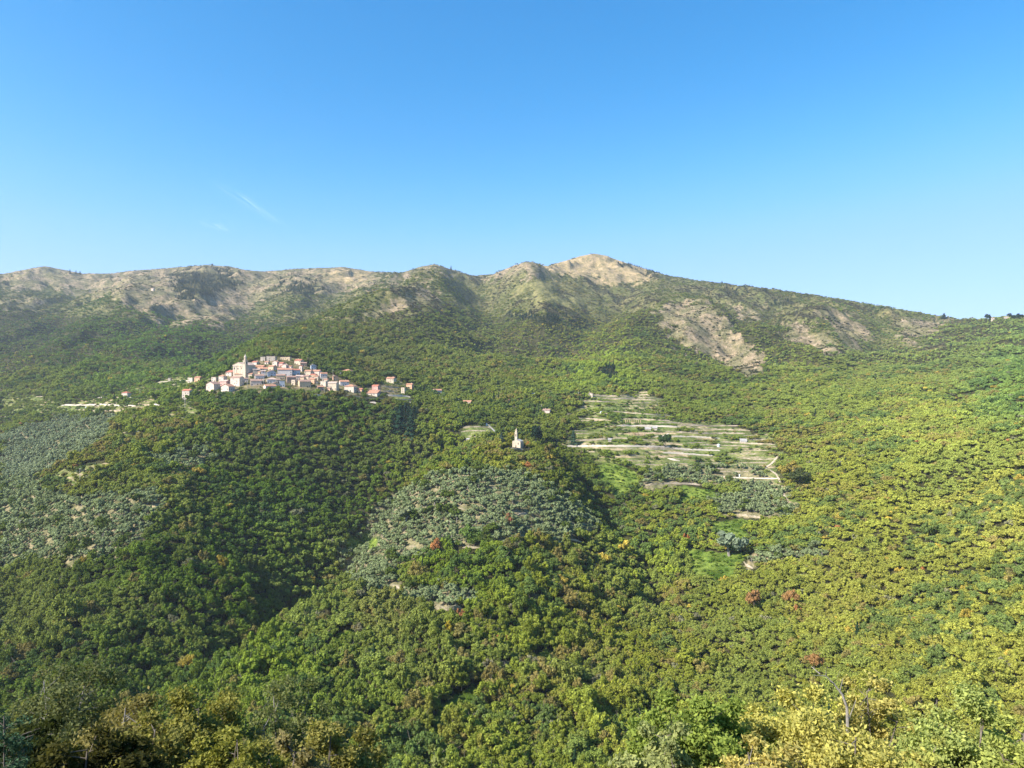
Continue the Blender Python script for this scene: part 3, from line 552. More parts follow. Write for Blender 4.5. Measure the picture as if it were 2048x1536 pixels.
# ------------------------------------------------------------------ buildings
wm = MB(); wm.box(-.62, .62, -.06, .02, 0, 1.7, 0); wm.box(-.52, .52, -.075, -.02, .08, 1.62, 1)
WIN = {}
for k, (a, b_) in {'glass': ('wall_white', 'glass'), 'shutter': ('shutter', 'glass'), 'brown': ('wood', 'glass')}.items(): WIN[k] = wm.mesh('window', (M[a], M[b_]))
dm = MB(); dm.box(-.7, .7, -.06, .02, 0, 2.2, 0); dm.box(-.55, .55, -.075, -.02, .02, 2.08, 1); DOOR = dm.mesh('door', (M['wood'], M['glass']))
cm_ = MB(); cm_.box(-.35, .35, -.3, .3, -1.5, 1.1); cm_.box(-.45, .45, -.4, .4, 1.1, 1.25); CHIM = cm_.mesh('chimney', (M['wall_cream'],))
def roof_mb(w, d, h, style, z, pitch=.44):
    mb = MB(); e = .45; x, y = w/2+e, d/2+e; th = .22
    if style == 'flat':
        mb.box(-w/2-.15, w/2+.15, -d/2-.15, d/2+.15, z, z+.3); return mb, z+.3
    if style == 'shed':
        r = pitch*.8*2*y
        a = [(-x,-y,z),(x,-y,z),(x,y,z+r),(-x,y,z+r)]; ph = z+r
        mb.poly([(p[0],p[1],p[2]+th) for p in a]); mb.poly(a[::-1])
        for i in range(4): j = (i+1) % 4; mb.poly([a[i], a[j], (a[j][0],a[j][1],a[j][2]+th), (a[i][0],a[i][1],a[i][2]+th)])
        mb.poly([(-w/2,-d/2,z-.01),(-w/2,d/2,z-.01),(-w/2,d/2,z+r-.2)]); mb.poly([(w/2,-d/2,z-.01),(w/2,d/2,z+r-.2),(w/2,d/2,z-.01)]); mb.poly([(w/2,d/2,z),(w/2,d/2,z+r-.2),(-w/2,d/2,z+r-.2),(-w/2,d/2,z)])
        return mb, ph
    if style == 'hip':
        rh = pitch*min(x, y); 
        if x >= y: A_, B_ = (-(x-y), 0, z+rh+th), (x-y, 0, z+rh+th)
        else: A_, B_ = (0, -(y-x), z+rh+th), (0, y-x, z+rh+th)
        c = [(-x,-y,z+th),(x,-y,z+th),(x,y,z+th),(-x,y,z+th)]; lo = [(p[0],p[1],z) for p in c]
        if x >= y: mb.poly([c[0],c[1],B_,A_]); mb.poly([c[1],c[2],B_]); mb.poly([c[2],c[3],A_,B_]); mb.poly([c[3],c[0],A_])
        else: mb.poly([c[0],c[1],A_]); mb.poly([c[1],c[2],B_,A_]); mb.poly([c[2],c[3],B_]); mb.poly([c[3],c[0],A_,B_])
        for i in range(4): j = (i+1) % 4; mb.poly([lo[i], lo[j], c[j], c[i]])
        mb.poly(lo[::-1]); return mb, z+rh+th
    # gables; gable_y has its gable end towards the valley
    sw = style == 'gable_y'; hw, hl = (x, y) if sw else (y, x); rh = pitch*hw
    def q(a, l, zz): return (a, l, zz) if sw else (l, a, zz)
    for s in (-1, 1):
        f = [q(s*hw, -hl, z-.02), q(s*hw, hl, z-.02), q(0, hl, z+rh), q(0, -hl, z+rh)]
        u = [(p[0],p[1],p[2]+th) for p in f]; mb.poly(u if (s > 0) != (not sw) else u[::-1]); mb.poly(f if (s < 0) != (not sw) else f[::-1])
        for i in (0, 1, 3): j = (i+1) % 4; mb.poly([f[i], f[j], u[j], u[i]])
    return mb, z+rh+th
def wall_mb(w, d, h, style, down=6.):
    mb = MB(); mb.box(-w/2, w/2, -d/2, d/2, -down, h)
    pitch = .44
    if style in ('gable', 'gable_y'):
        sw = style == 'gable_y'; e = .45; hw = (w if sw else d)/2; rise = pitch*hw
        hl = (d if sw else w)/2
        for s in (-1, 1):
            a = [(-hw, s*hl), (hw, s*hl)]
            pts = [(p[0], p[1], h) if sw else (p[1], p[0], h) for p in a]; apex = (0, s*hl, h+rise+.1) if sw else (s*hl, 0, h+rise+.1)
            mb.poly([pts[0], pts[1], apex] if (s < 0) == sw else [pts[1], pts[0], apex])
    return mb
def windows(t, w, d, h, n, win, r, door=True):
    k = 0
    rows = max(1, int(h/2.9)); sides = [('f', w), ('l', d), ('r', d)]
    spots = []
    for sd, L in sides:
        nc = max(1, int(L/3.0))
        for c_ in range(nc):
            for q in range(rows):
                u = (c_+.5)/nc*L-L/2+r.uniform(-.15, .15); spots.append((sd, u, q*2.9+1.0))
    r.shuffle(spots)
    for sd, u, z in spots[:n+2]:
        o = link('window', WIN[win], None, t)
        if sd == 'f': o.location = (u, -d/2, z)
        elif sd == 'l': o.location = (-w/2, u, z); o.rotation_euler = (0, 0, R(-90))
        else: o.location = (w/2, u, z); o.rotation_euler = (0, 0, R(90))
    if door:
        o = link('door', DOOR, None, t); o.location = (r.uniform(-w/4, w/4), -d/2-.01, -.1)
def wl_big(px, py): return 395 < px < 830 and 700 < py < 800
def house(px0, px1, pt, pb, wall, roof, style, label, yaw=20, back=0, n=6, win='glass', ratio=.75, chim=0, cat='house', name='house', group=None, door=True, depth=None):
    r = random.Random(int(px0*7+pb*13))
    g = ground((px0+px1)/2, pb)
    if wl_big(px0, pb): c_ = (px0+px1)/2; px0, px1 = c_-(c_-px0)*1.05, c_+(px1-c_)*1.05; pt -= (pb-pt)*.04
    Y = g.y; W = (px1-px0)/F*Y; H = (pb-pt)/F*Y; a = R(yaw); w = W/(math.cos(a)+ratio*abs(math.sin(a))); w = max(w-.6, 2.2); d = depth or w*ratio
    rh = 0 if style == 'flat' else 0.44*(w if style == 'gable_y' else d)/2+.3
    if style == 'shed': rh = .35*d
    rh = min(rh, H*.5); hw = max(H-rh, 1.6)
    loc = Vector((g.x, g.y+(w*abs(math.sin(a))+d*math.cos(a))/2*.9, g.z))
    t = empty(name, loc, a); prop(t, label, cat, group)
    if cat == 'house' and 395 < px0 < 830: t['group'] = 'houses of the hill village'
    link('wall', wall_mb(w, d, hw, style, 6 if H > 4 else 3).mesh('wall'), M['wall_'+wall], t)
    rb, top = roof_mb(w, d, hw, style, hw)
    ro = link('roof', rb.mesh('roof'), M['roof_'+roof], t)
    if chim or (r.random() < .45 and style != 'flat' and w > 6):
        c = link('chimney', CHIM, None, ro); c.location = (w*.22*(1 if r.random() < .5 else -1), d*.1, top-.25)
    if n: windows(t, w, d, hw, n, win, r, door)
    HERE.append((loc.x, loc.y, max(w, d)*.62+1.5)); 
    HERE.append((loc.x, loc.y-max(w, d)*.8, max(w, d)*.5+1.5))
    return t
def Z1(*a): return [340+v/6.827 if i < 2 else 690+v/6.827 for i, v in enumerate(a)]
def Z2(*a): return [600+v/6.4 if i < 2 else 700+v/6.4 for i, v in enumerate(a)]
VG = None
H_ = [
 (Z1(228,330,445,508),'white','pale','flat','low flat-topped white house at the left end of the village ridge',-20,{'n':3}),
 (Z1(318,428,433,498),'orange','orange','gable','low house with orange tiled roof joined to the flat-topped white one',-18,{'n':3}),
 (Z1(385,437,533,562),'white','pale','flat','tiny white outbuilding above the lone red-roofed house',-10,{'n':1}),
 (Z1(150,290,606,742),'white','red','gable','tall lone white house with red roof on the brown slope left of the village',-14,{'n':5,'chim':1}),
 (Z1(368,412,618,662),'white','pale','flat','small white box-shaped shed between the lone red-roofed house and the village',-12,{'n':1}),
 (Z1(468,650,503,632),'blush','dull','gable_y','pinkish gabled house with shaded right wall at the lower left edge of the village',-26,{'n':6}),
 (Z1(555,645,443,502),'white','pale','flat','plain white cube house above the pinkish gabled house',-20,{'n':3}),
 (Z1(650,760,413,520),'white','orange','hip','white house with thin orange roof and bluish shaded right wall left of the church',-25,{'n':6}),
 (Z1(748,868,350,432),'white','red','shed','white house with red lean-to roof tucked against the left side of the church',-22,{'n':4}),
 (Z1(650,800,478,560),'pink','pale','gable','low pink house with pale roof in front of the white houses below the church',-20,{'n':4}),
 (Z1(675,850,538,655),'white','orange','gable_y','tall bright white house front lowest in the left cluster of the village',-26,{'n':7,'win':'brown'}),
 (Z1(800,985,433,572),'white','dull','gable','largest white house front below the church with narrow shaded right side',-24,{'n':8,'ratio':.5}),
 (Z1(872,1130,380,455),'cream','orange','gable','long cream house with orange roof directly in front of the church',-10,{'n':6,'ratio':.35}),
 (Z1(1108,1215,322,425),'cream','pale','gable','cream house immediately right of the foot of the church tower',22,{'n':5}),
 (Z1(1108,1205,222,272),'white','red','gable','small red-roofed house behind the right shoulder of the church tower',-20,{'n':2}),
 (Z1(1130,1290,278,338),'orange','orange','gable','long orange-roofed house right of the church tower with two dark openings',-14,{'n':3,'ratio':.5}),
 (Z1(1228,1312,165,222),'stone','grey','flat','grey flat-topped stone house at the top left corner of the village',-15,{'n':3}),
 (Z1(1312,1445,158,222),'stone','pale','flat','long roofless stone house along the very top of the village',-10,{'n':4,'ratio':.4}),
 (Z1(1504,1645,166,206),'tan','pale','flat','long low beige house at the top of the village right of the stone ones',-8,{'n':3,'ratio':.35}),
 (Z1(1285,1352,222,262),'blush','orange','gable','small orange-roofed house just under the grey stone houses',-15,{'n':2}),
 (Z1(1390,1482,215,292),'white','orange','gable_y','white gabled house with orange roof in the upper middle of the village',-20,{'n':4}),
 (Z1(1328,1440,278,352),'tan','orange','gable','yellowish tan house in the middle of the village above the blue-shaded gable',-24,{'n':4}),
 (Z1(1458,1562,236,300),'pink','red','gable','deep red-roofed pink house in the upper middle of the village',-22,{'n':3}),
 (Z1(1520,1605,262,326),'blush','pale','gable_y','pale pink gabled house under the long beige house',-22,{'n':3}),
 (Z1(1208,1330,306,352),'cream','orange','gable','wide low orange roof over the blue-shaded gabled house',12,{'n':2}),
 (Z1(1228,1300,348,442),'lilac','pale','gable','narrow lilac-grey house left of the blue-shaded gabled house',20,{'n':4}),
 (Z1(1292,1432,346,434),'blue','dull','gable_y','blue-shaded gabled house with four dark windows in the middle of the village',33,{'n':8,'win':'brown'}),
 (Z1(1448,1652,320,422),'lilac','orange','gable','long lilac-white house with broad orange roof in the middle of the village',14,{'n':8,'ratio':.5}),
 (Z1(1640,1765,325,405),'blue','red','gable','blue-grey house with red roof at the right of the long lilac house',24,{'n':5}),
 (Z1(1688,1812,196,268),'cream','red','gable','cream house with red roof at the top right edge of the village',-22,{'n':4}),
 (Z1(1760,1860,236,294),'brown','dull','gable','brown house with dark roof just below the cream one at the top right edge',18,{'n':2}),
 (Z1(1756,1812,285,362),'white','red','gable_y','narrow tall white house with red roof under the brown dark-roofed one',-18,{'n':4}),
 (Z1(1902,1992,266,342),'blue','grey','gable_y','lone blue-shaded house with grey roof among trees above the village',26,{'n':4}),
 (Z1(1835,1940,340,402),'blush','orange','gable','pinkish house with orange roof below the lone blue-shaded house',-15,{'n':3}),
 (Z1(1425,1562,398,472),'tan','dull','gable','dull tan house below the long lilac house',18,{'n':4}),
 (Z1(1288,1455,448,524),'lilac','pale','hip','low pale-roofed lilac house below the blue-shaded gable',22,{'n':5}),
 (Z1(1562,1705,424,524),'brown','dull','gable','dark brown house in the lower middle of the village',24,{'n':4}),
 (Z1(1702,1812,410,482),'blush','pale','gable','small pinkish house with pale roof right of the dark brown house',16,{'n':3}),
 (Z1(1800,1905,412,484),'cream','dull','gable','cream house with dull roof at the right of the small pinkish house',-12,{'n':3}),
 (Z1(1650,1722,480,548),'cream','pale','flat','narrow cream tower house in front of the dark brown house',-20,{'n':3}),
 (Z1(1718,1905,478,582),'tan','dull','gable','broad tan house with sunlit left wall at the lower right edge beside a leafy tree',30,{'n':5}),
 (Z1(1245,1425,540,642),'white','orange','gable','orange-roofed house lowest in front of the village with white left and blue right walls',38,{'n':7,'win':'brown'}),
 (Z1(1368,1482,510,578),'cream','dull','gable_y','cream gabled house right behind the lowest orange-roofed one',30,{'n':3}),
 (Z1(1480,1562,492,572),'blue','grey','flat','small bluish flat-topped house in the dip at the lower middle of the village',20,{'n':3}),
 (Z1(1062,1235,468,556),'blush','dull','gable','rosy stone house below the church above the dark trees',22,{'n':5}),
 (Z1(1130,1272,402,474),'lilac','dull','gable','shaded lilac house with dull roof between the church and the blue-shaded gable',24,{'n':5}),
 (Z1(1892,1992,458,524),'orange','orange','gable','orange-walled house at the lower right of the village core',-20,{'n':3}),
 (Z2(52,150,256,330),'cream','orange','gable','left one of two joined orange-roofed houses right of the village core',-12,{'n':4}),
 (Z2(148,262,258,332),'blush','orange','gable','right one of two joined orange-roofed houses right of the village core',-12,{'n':4}),
 (Z2(240,342,290,372),'lilac','orange','gable','lilac-white house with orange roof beside the joined orange roofs',22,{'n':5}),
 (Z2(256,345,400,462),'white','pale','flat','low white flat-roofed house left of the long arched house',-15,{'n':3}),
 (Z2(398,484,325,392),'orange','dull','gable_y','brown-shaded house with orange sunlit wall at the right edge of the village',32,{'n':2}),
 (Z2(532,668,250,306),'white','orange','hip','lone white house with orange hipped roof in the wood above the road',-14,{'n':5}),
 (Z2(478,524,285,322),'white','pale','flat','tiny white shed left of the lone hipped-roof house in the wood',-14,{'n':1}),
 (Z2(350,482,408,516),'cream','pale','gable','long cream house with pink-grey roof at the right part of the village',-14,{'n':6,'ratio':.6}),
 (Z2(482,618,390,462),'lilac','orange','gable','lilac-white orange-roofed house behind the prominent white one at the right',24,{'n':5}),
 (Z2(560,716,444,534),'white','orange','hip','prominent white house with orange hipped roof at the right end of the village core',-16,{'n':7}),
 (Z2(712,805,490,546),'orange','red','gable','low red-roofed house at the road right of the prominent white house',-14,{'n':2}),
 (Z2(915,1022,450,556),'pink','red','gable','tall pink house with red roof standing apart right of the village',-22,{'n':7,'win':'brown'}),
 (Z2(850,1005,526,584),'white','orange','shed','low white house with orange lean-to roof in front of the tall pink house',-10,{'n':4}),
 (Z2(1098,1222,350,424),'cream','orange','gable','cream house with orange roof on top of the stone terraces right of the village',-18,{'n':5}),
 (Z2(1355,1452,434,494),'orange','orange','gable','orange-walled house at the far right of the terraces by a dark tree',-20,{'n':4}),
 (Z2(1290,1352,484,568),'cream','pale','flat','narrow cream tower house below the orange-walled house on the terraces',-22,{'n':3}),
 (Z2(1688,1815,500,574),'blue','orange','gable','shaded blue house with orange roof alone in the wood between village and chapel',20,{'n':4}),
 ([0+600+270/6.4,600+345/6.4,700+352/6.4,700+402/6.4],'white','pale','flat','small flat white annexe under the lilac-white house',15,{'n':2}),
 ([600+0/6.4,600+62/6.4,700+340/6.4,700+400/6.4],'tan','dull','gable','tan house with brown roof left of the joined orange roofs',-15,{'n':3}),
  (Z1(985,1062,452,512),'blush','dull','gable','small blush house between the largest white front and the rosy stone house',18,{'n':2}),
 (Z1(1232,1292,466,530),'cream','pale','gable_y','cream gable left of the low pale-roofed house below the blue-shaded gable',-20,{'n':2}),
 (Z1(1192,1240,362,426),'tan','orange','gable','narrow tan house wedged right of the church foot below the long orange roof',-20,{'n':2}),
 (Z1(1385,1452,298,348),'cream','orange','gable','cream house tucked right of the yellowish tan one',-18,{'n':2}),
 (Z1(1602,1668,284,332),'blush','orange','gable','blush orange-roofed house behind the right end of the long lilac house',-18,{'n':2}),
 (Z1(1440,1502,466,520),'stone','dull','gable','small stone house right of the low pale-roofed house',16,{'n':2}),
 (Z1(1908,1998,396,450),'tan','red','gable','tan red-roofed house above the orange-walled one at the right of the core',-16,{'n':3}),
 (Z2(104,172,354,408),'blush','dull','gable','blush house with dull roof under the joined orange roofs',-14,{'n':2}),
 (Z2(172,242,332,386),'cream','orange','gable','cream house left of the lilac-white house beside the joined orange roofs',-14,{'n':2}),
 (Z2(300,362,372,426),'cream','orange','gable','cream orange-roofed house just above the long arched house',-16,{'n':2}),
 (Z2(205,302,462,524),'brown','orange','gable','dark shaded house with orange roof edge left of the street lamp',22,{'n':3}),  # its wall shade is put into the brown plaster
 (Z2(332,402,480,530),'orange','dull','gable','small orange-lit house right of the street lamp',-24,{'n':2}),
 ([241,258,783.5,797],'white','red','hip','small white villa on its own terrace left of the village',-16,{'n':5,'win':'glass'}),
 ([335,342,756,762],'stone','grey','flat','tiny stone hut at the start of the ridge track left of the village',-10,{'n':0}),
 ([1085,1103,818,831],'blush','dull','gable','white farmhouse with a chimney at each side behind the hilltop chapel',-18,{'n':4,'chim':1}),
 ([1088,1098,829,837],'pink','red','shed','little red-roofed lean-to in front of the white farmhouse behind the chapel',-10,{'n':1}),
 ([1175,1188,785,794.5],'white','dull','gable_y','small gabled white farmhouse at the top of the garden terraces',-20,{'n':2}),
 ([924,945,801,810],'cream','orange','gable','cream house with orange roof half hidden in the wood left of the chapel',-16,{'n':3}),
 ([1011,1021,799,804],'cream','orange','gable','tiny orange-roofed hut in the wood above the chapel',-14,{'n':1}),
 ([301,308,576,582],'blush','pale','gable','ruined pinkish hut high on the bare slope near the ridge',-15,{'n':1}),
 ([1984,1990,634,639],'white','orange','gable','left one of two tiny white houses on the skyline at the far right',-15,{'n':1}),
 ([2010,2020,633,637],'white','pale','gable','wider right one of two tiny white houses on the skyline at the far right',-15,{'n':2}),
 ([269,277,858,864],'blush','orange','gable_y','tiny pinkish shrine-like hut beside a white pole on the spur',-22,{'n':1}),
]
for (q, wl, rf, st_, lab, yaw, kw) in H_:
    house(q[0], q[1], q[2], q[3], wl, rf, st_, lab, yaw, **kw)

# parish church with its bell tower
g = ground(485, 752); Y = g.y; px2m = Y/F
t = empty('parish_church', (g.x, g.y+7, g.z), R(-24)); prop(t, 'large pale parish church with gabled front and slender domed bell tower', 'church')
W_, D_, Hh = 18.5, 24., 15.5
mb = MB(); mb.box(-W_/2, W_/2, -D_/2, D_/2, -8, Hh); mb.poly([(-W_/2,-D_/2,Hh),(W_/2,-D_/2,Hh),(0,-D_/2,Hh+4.2)]); mb.poly([(W_/2,D_/2,Hh),(-W_/2,D_/2,Hh),(0,D_/2,Hh+4.2)])
link('wall', mb.mesh('wall'), M['wall_cream'], t)
rb, tp = roof_mb(W_, D_, Hh, 'gable_y', Hh, .40); link('roof', rb.mesh('roof'), M['roof_pale'], t)
for x in (-W_/2+1, -W_/6, W_/6, W_/2-1):
    mb = MB(); mb.box(x-.7, x+.7, -D_/2-.45, -D_/2+.1, -6, Hh-1.2); link('pilaster', mb.mesh('pilaster'), M['wall_white'], t)
mb = MB(); mb.box(-W_/2-.4, W_/2+.4, -D_/2-.7, -D_/2+.1, Hh-1.2, Hh-.2); link('cornice', mb.mesh('cornice'), M['wall_white'], t)
mb = MB(); mb.box(-1.4, 1.4, -D_/2-.12, -D_/2+.1, 0, 4.4); link('door', mb.mesh('door'), M['wood'], t)
for x, z in ((0, 9), (-6.6, 9.5), (6.6, 9.5)):
    mb = MB(); mb.box(x-.9, x+.9, -D_/2-.1, -D_/2+.1, z, z+2.6); link('window', mb.mesh('window'), M['glass'], t)
for y in (-8, -2, 4):
    mb = MB(); mb.box(-W_/2-.1, -W_/2+.1, y-.8, y+.8, 10, 12.6); link('window', mb.mesh('window'), M['glass'], t)
# lower apse at the right, in the lee of the nave
mb = MB(); mb.box(W_/2-.5, W_/2+6, -D_/2+3, D_/2-4, -8, Hh-4.5); link('side_chapel', mb.mesh('side_chapel'), M['wall_blush'], t)
tw = (W_/2+3.2, -D_/2+1.2); tz = 21.5
mb = MB(); mb.box(tw[0]-2.3, tw[0]+2.3, tw[1]-2.3, tw[1]+2.3, -8, tz); mb.box(tw[0]-2.7, tw[0]+2.7, tw[1]-2.7, tw[1]+2.7, tz, tz+.6)
mb.tube((tw[0], tw[1], tz+.6), (tw[0], tw[1], tz+4.2), 1.9, 1.8, 8); mb.tube((tw[0], tw[1], tz+4.2), (tw[0], tw[1], tz+4.6), 2.2, 2.2, 8, cap=True)
tow = link('bell_tower', mb.mesh('bell_tower'), M['wall_cream'], t)
mb = MB()
for (za, ra), (zb, rb_) in zip([(4.6,1.8),(5.4,1.75),(6.4,1.4),(7.2,.8)], [(5.4,1.75),(6.4,1.4),(7.2,.8),(9.6,.1)]): mb.tube((tw[0], tw[1], tz+za), (tw[0], tw[1], tz+zb), ra, rb_, 8)
link('spire', mb.mesh('spire'), M['wall_white'], tow)
for k in range(3):
    mb = MB(); a = [(0, -2.35), (-2.35, 0), (2.35, 0)][k]
    if k == 0: mb.box(tw[0]-.7, tw[0]+.7, tw[1]-2.36, tw[1]-2.2, tz-5, tz-1.6)
    else: mb.box(tw[0]+a[0]-.08, tw[0]+a[0]+.08, tw[1]-.7, tw[1]+.7, tz-5, tz-1.6)
    link('belfry_opening', mb.mesh('belfry_opening'), M['glass'], tow)
for k in (0, 1, 2): HERE.append((g.x+(k-1)*7, g.y+2, 13))

# hilltop chapel with a slender belfry
g = Vector(((1036-1024)/F*742, 742, float(zat((1036-1024)/F*742, 742)))); g.z = max(g.z, (HZ-896)/F*742); t = empty('hilltop_chapel', (g.x, g.y+5, g.z), R(-24)); prop(t, 'small ruined stone chapel with tall slender belfry on a wooded knoll', 'chapel')
mb = MB(); w_, d_, h_ = 9.2, 8.5, 6.4
mb.box(-w_/2, w_/2, -d_/2, d_/2, -5, h_)
mb.poly([(-w_/2,-d_/2,h_),(w_/2,-d_/2,h_),(0,-d_/2,h_+2.1)]); mb.poly([(w_/2,d_/2,h_),(-w_/2,d_/2,h_),(0,d_/2,h_+2.1)])
link('wall', mb.mesh('wall'), M['wall_cream'], t)
rb, tp = roof_mb(w_-.8, d_-.8, h_, 'gable_y', h_, .42); link('roof', rb.mesh('roof'), M['roof_grey'], t)
mb = MB(); mb.tube((0, d_/2-1, -5), (0, d_/2-1, h_-1), 3.6, 3.6, 10); mb.tube((0, d_/2-1, h_-1), (0, d_/2-1, h_+1.4), 3.8, .2, 10); link('apse', mb.mesh('apse'), M['wall_tan'], t)
bx_ = -w_/2+1.5
mb = MB(); mb.box(bx_-1.3, bx_+1.3, 1.4, 4.0, -4, 11.0); mb.box(bx_-1.3, bx_-.5, 1.4, 4.0, 11.0, 13.8); mb.box(bx_+.5, bx_+1.3, 1.4, 4.0, 11.0, 13.8); mb.box(bx_-1.3, bx_+1.3, 1.4, 4.0, 13.8, 15.2); mb.box(bx_-1.55, bx_+1.55, 1.15, 4.25, 15.2, 15.5)
bf = link('belfry', mb.mesh('belfry'), M['wall_cream'], t)
mb = MB(); mb.tube((bx_, 2.7, 15.5), (bx_, 2.7, 20.2), 1.5, .12, 4); link('spire', mb.mesh('spire'), M['wall_cream'], bf)
mb = MB(); mb.box(bx_-.55, bx_+.55, 2.3, 2.34, 10.9, 13.8); link('arch_opening', mb.mesh('arch_opening'), M['glass'], bf)
mb = MB(); mb.box(1.6, 2.5, -d_/2-.08, -d_/2+.1, 3.2, 5.0); link('window', mb.mesh('window'), M['glass'], t)
mb = MB(); mb.box(-1, 0, -d_/2-.08, -d_/2+.1, 0, 2.4); link('door', mb.mesh('door'), M['glass'], t)
HERE += [(g.x, g.y+4, 11), (g.x-4, g.y-8, 11), (g.x+3, g.y-14, 11), (g.x-2, g.y-24, 11), (g.x+6, g.y-24, 9)]

# ------------------------------------------------------------------ walls, tracks, posts and other small things
def strip(pts, width, up, down, mat, name, step=3.5, jit=.0, solid=True):
    """a wall or track that follows the ground between sight-line points; origin at its first point"""
    W = []
    for (ax, ay), (bx2, by2) in zip(pts, pts[1:]):
        n = max(2, int(abs(bx2-ax)/5)+1)
        for i in range(n): W.append(ground(ax+(bx2-ax)*i/n, ay+(by2-ay)*i/n))
    W.append(ground(*pts[-1])); o0 = W[0].copy()
    ys = np.array([p_.y for p_ in W]); k = np.ones(5)/5
    if len(ys) > 6: ys = np.convolve(np.pad(ys, 2, mode='edge'), k, 'valid')
    Q = []
    for p_, y_ in zip(W, ys): x_ = p_.x*y_/p_.y; Q.append(Vector((x_, y_, float(zat(x_, y_)))))
    zs = np.array([q.z for q in Q]); 
    if len(zs) > 6 and solid: zs = .5*zs+.5*np.convolve(np.pad(zs, 3, mode='edge'), np.ones(7)/7, 'valid')
    mb = MB(); L = []
    for i, q in enumerate(Q):
        a = Q[max(i-1, 0)]; b_ = Q[min(i+1, len(Q)-1)]; d = (b_-a); d.z = 0; d.normalize(); nn = Vector((-d.y, d.x, 0))*width/2
        u = (up*.8 if solid else up)*(1+1.6*jit*(random.random()-.5))*(min(1, .35+.3*min(i, len(Q)-1-i)) if solid else 1); c = Vector((q.x, q.y, zs[i]))-o0
        L.append([c-nn+Vector((0,0,-down)), c-nn+Vector((0,0,u)), c+nn+Vector((0,0,u)), c+nn+Vector((0,0,-down))])
    for a, b_ in zip(L, L[1:]):
        for k_ in range(4): mb.poly([a[k_], b_[k_], b_[(k_+1) % 4], a[(k_+1) % 4]])
    mb.poly(L[0][::-1]); mb.poly(L[-1])
    for q in Q[::2]: HERE.append((q.x, q.y-3.2, 3.6)); HERE.append((q.x, q.y-7.5, 4.2)); HERE.append((q.x, q.y, 2.6))
    o = link(name, mb.mesh(name), mat); o.location = o0; return o
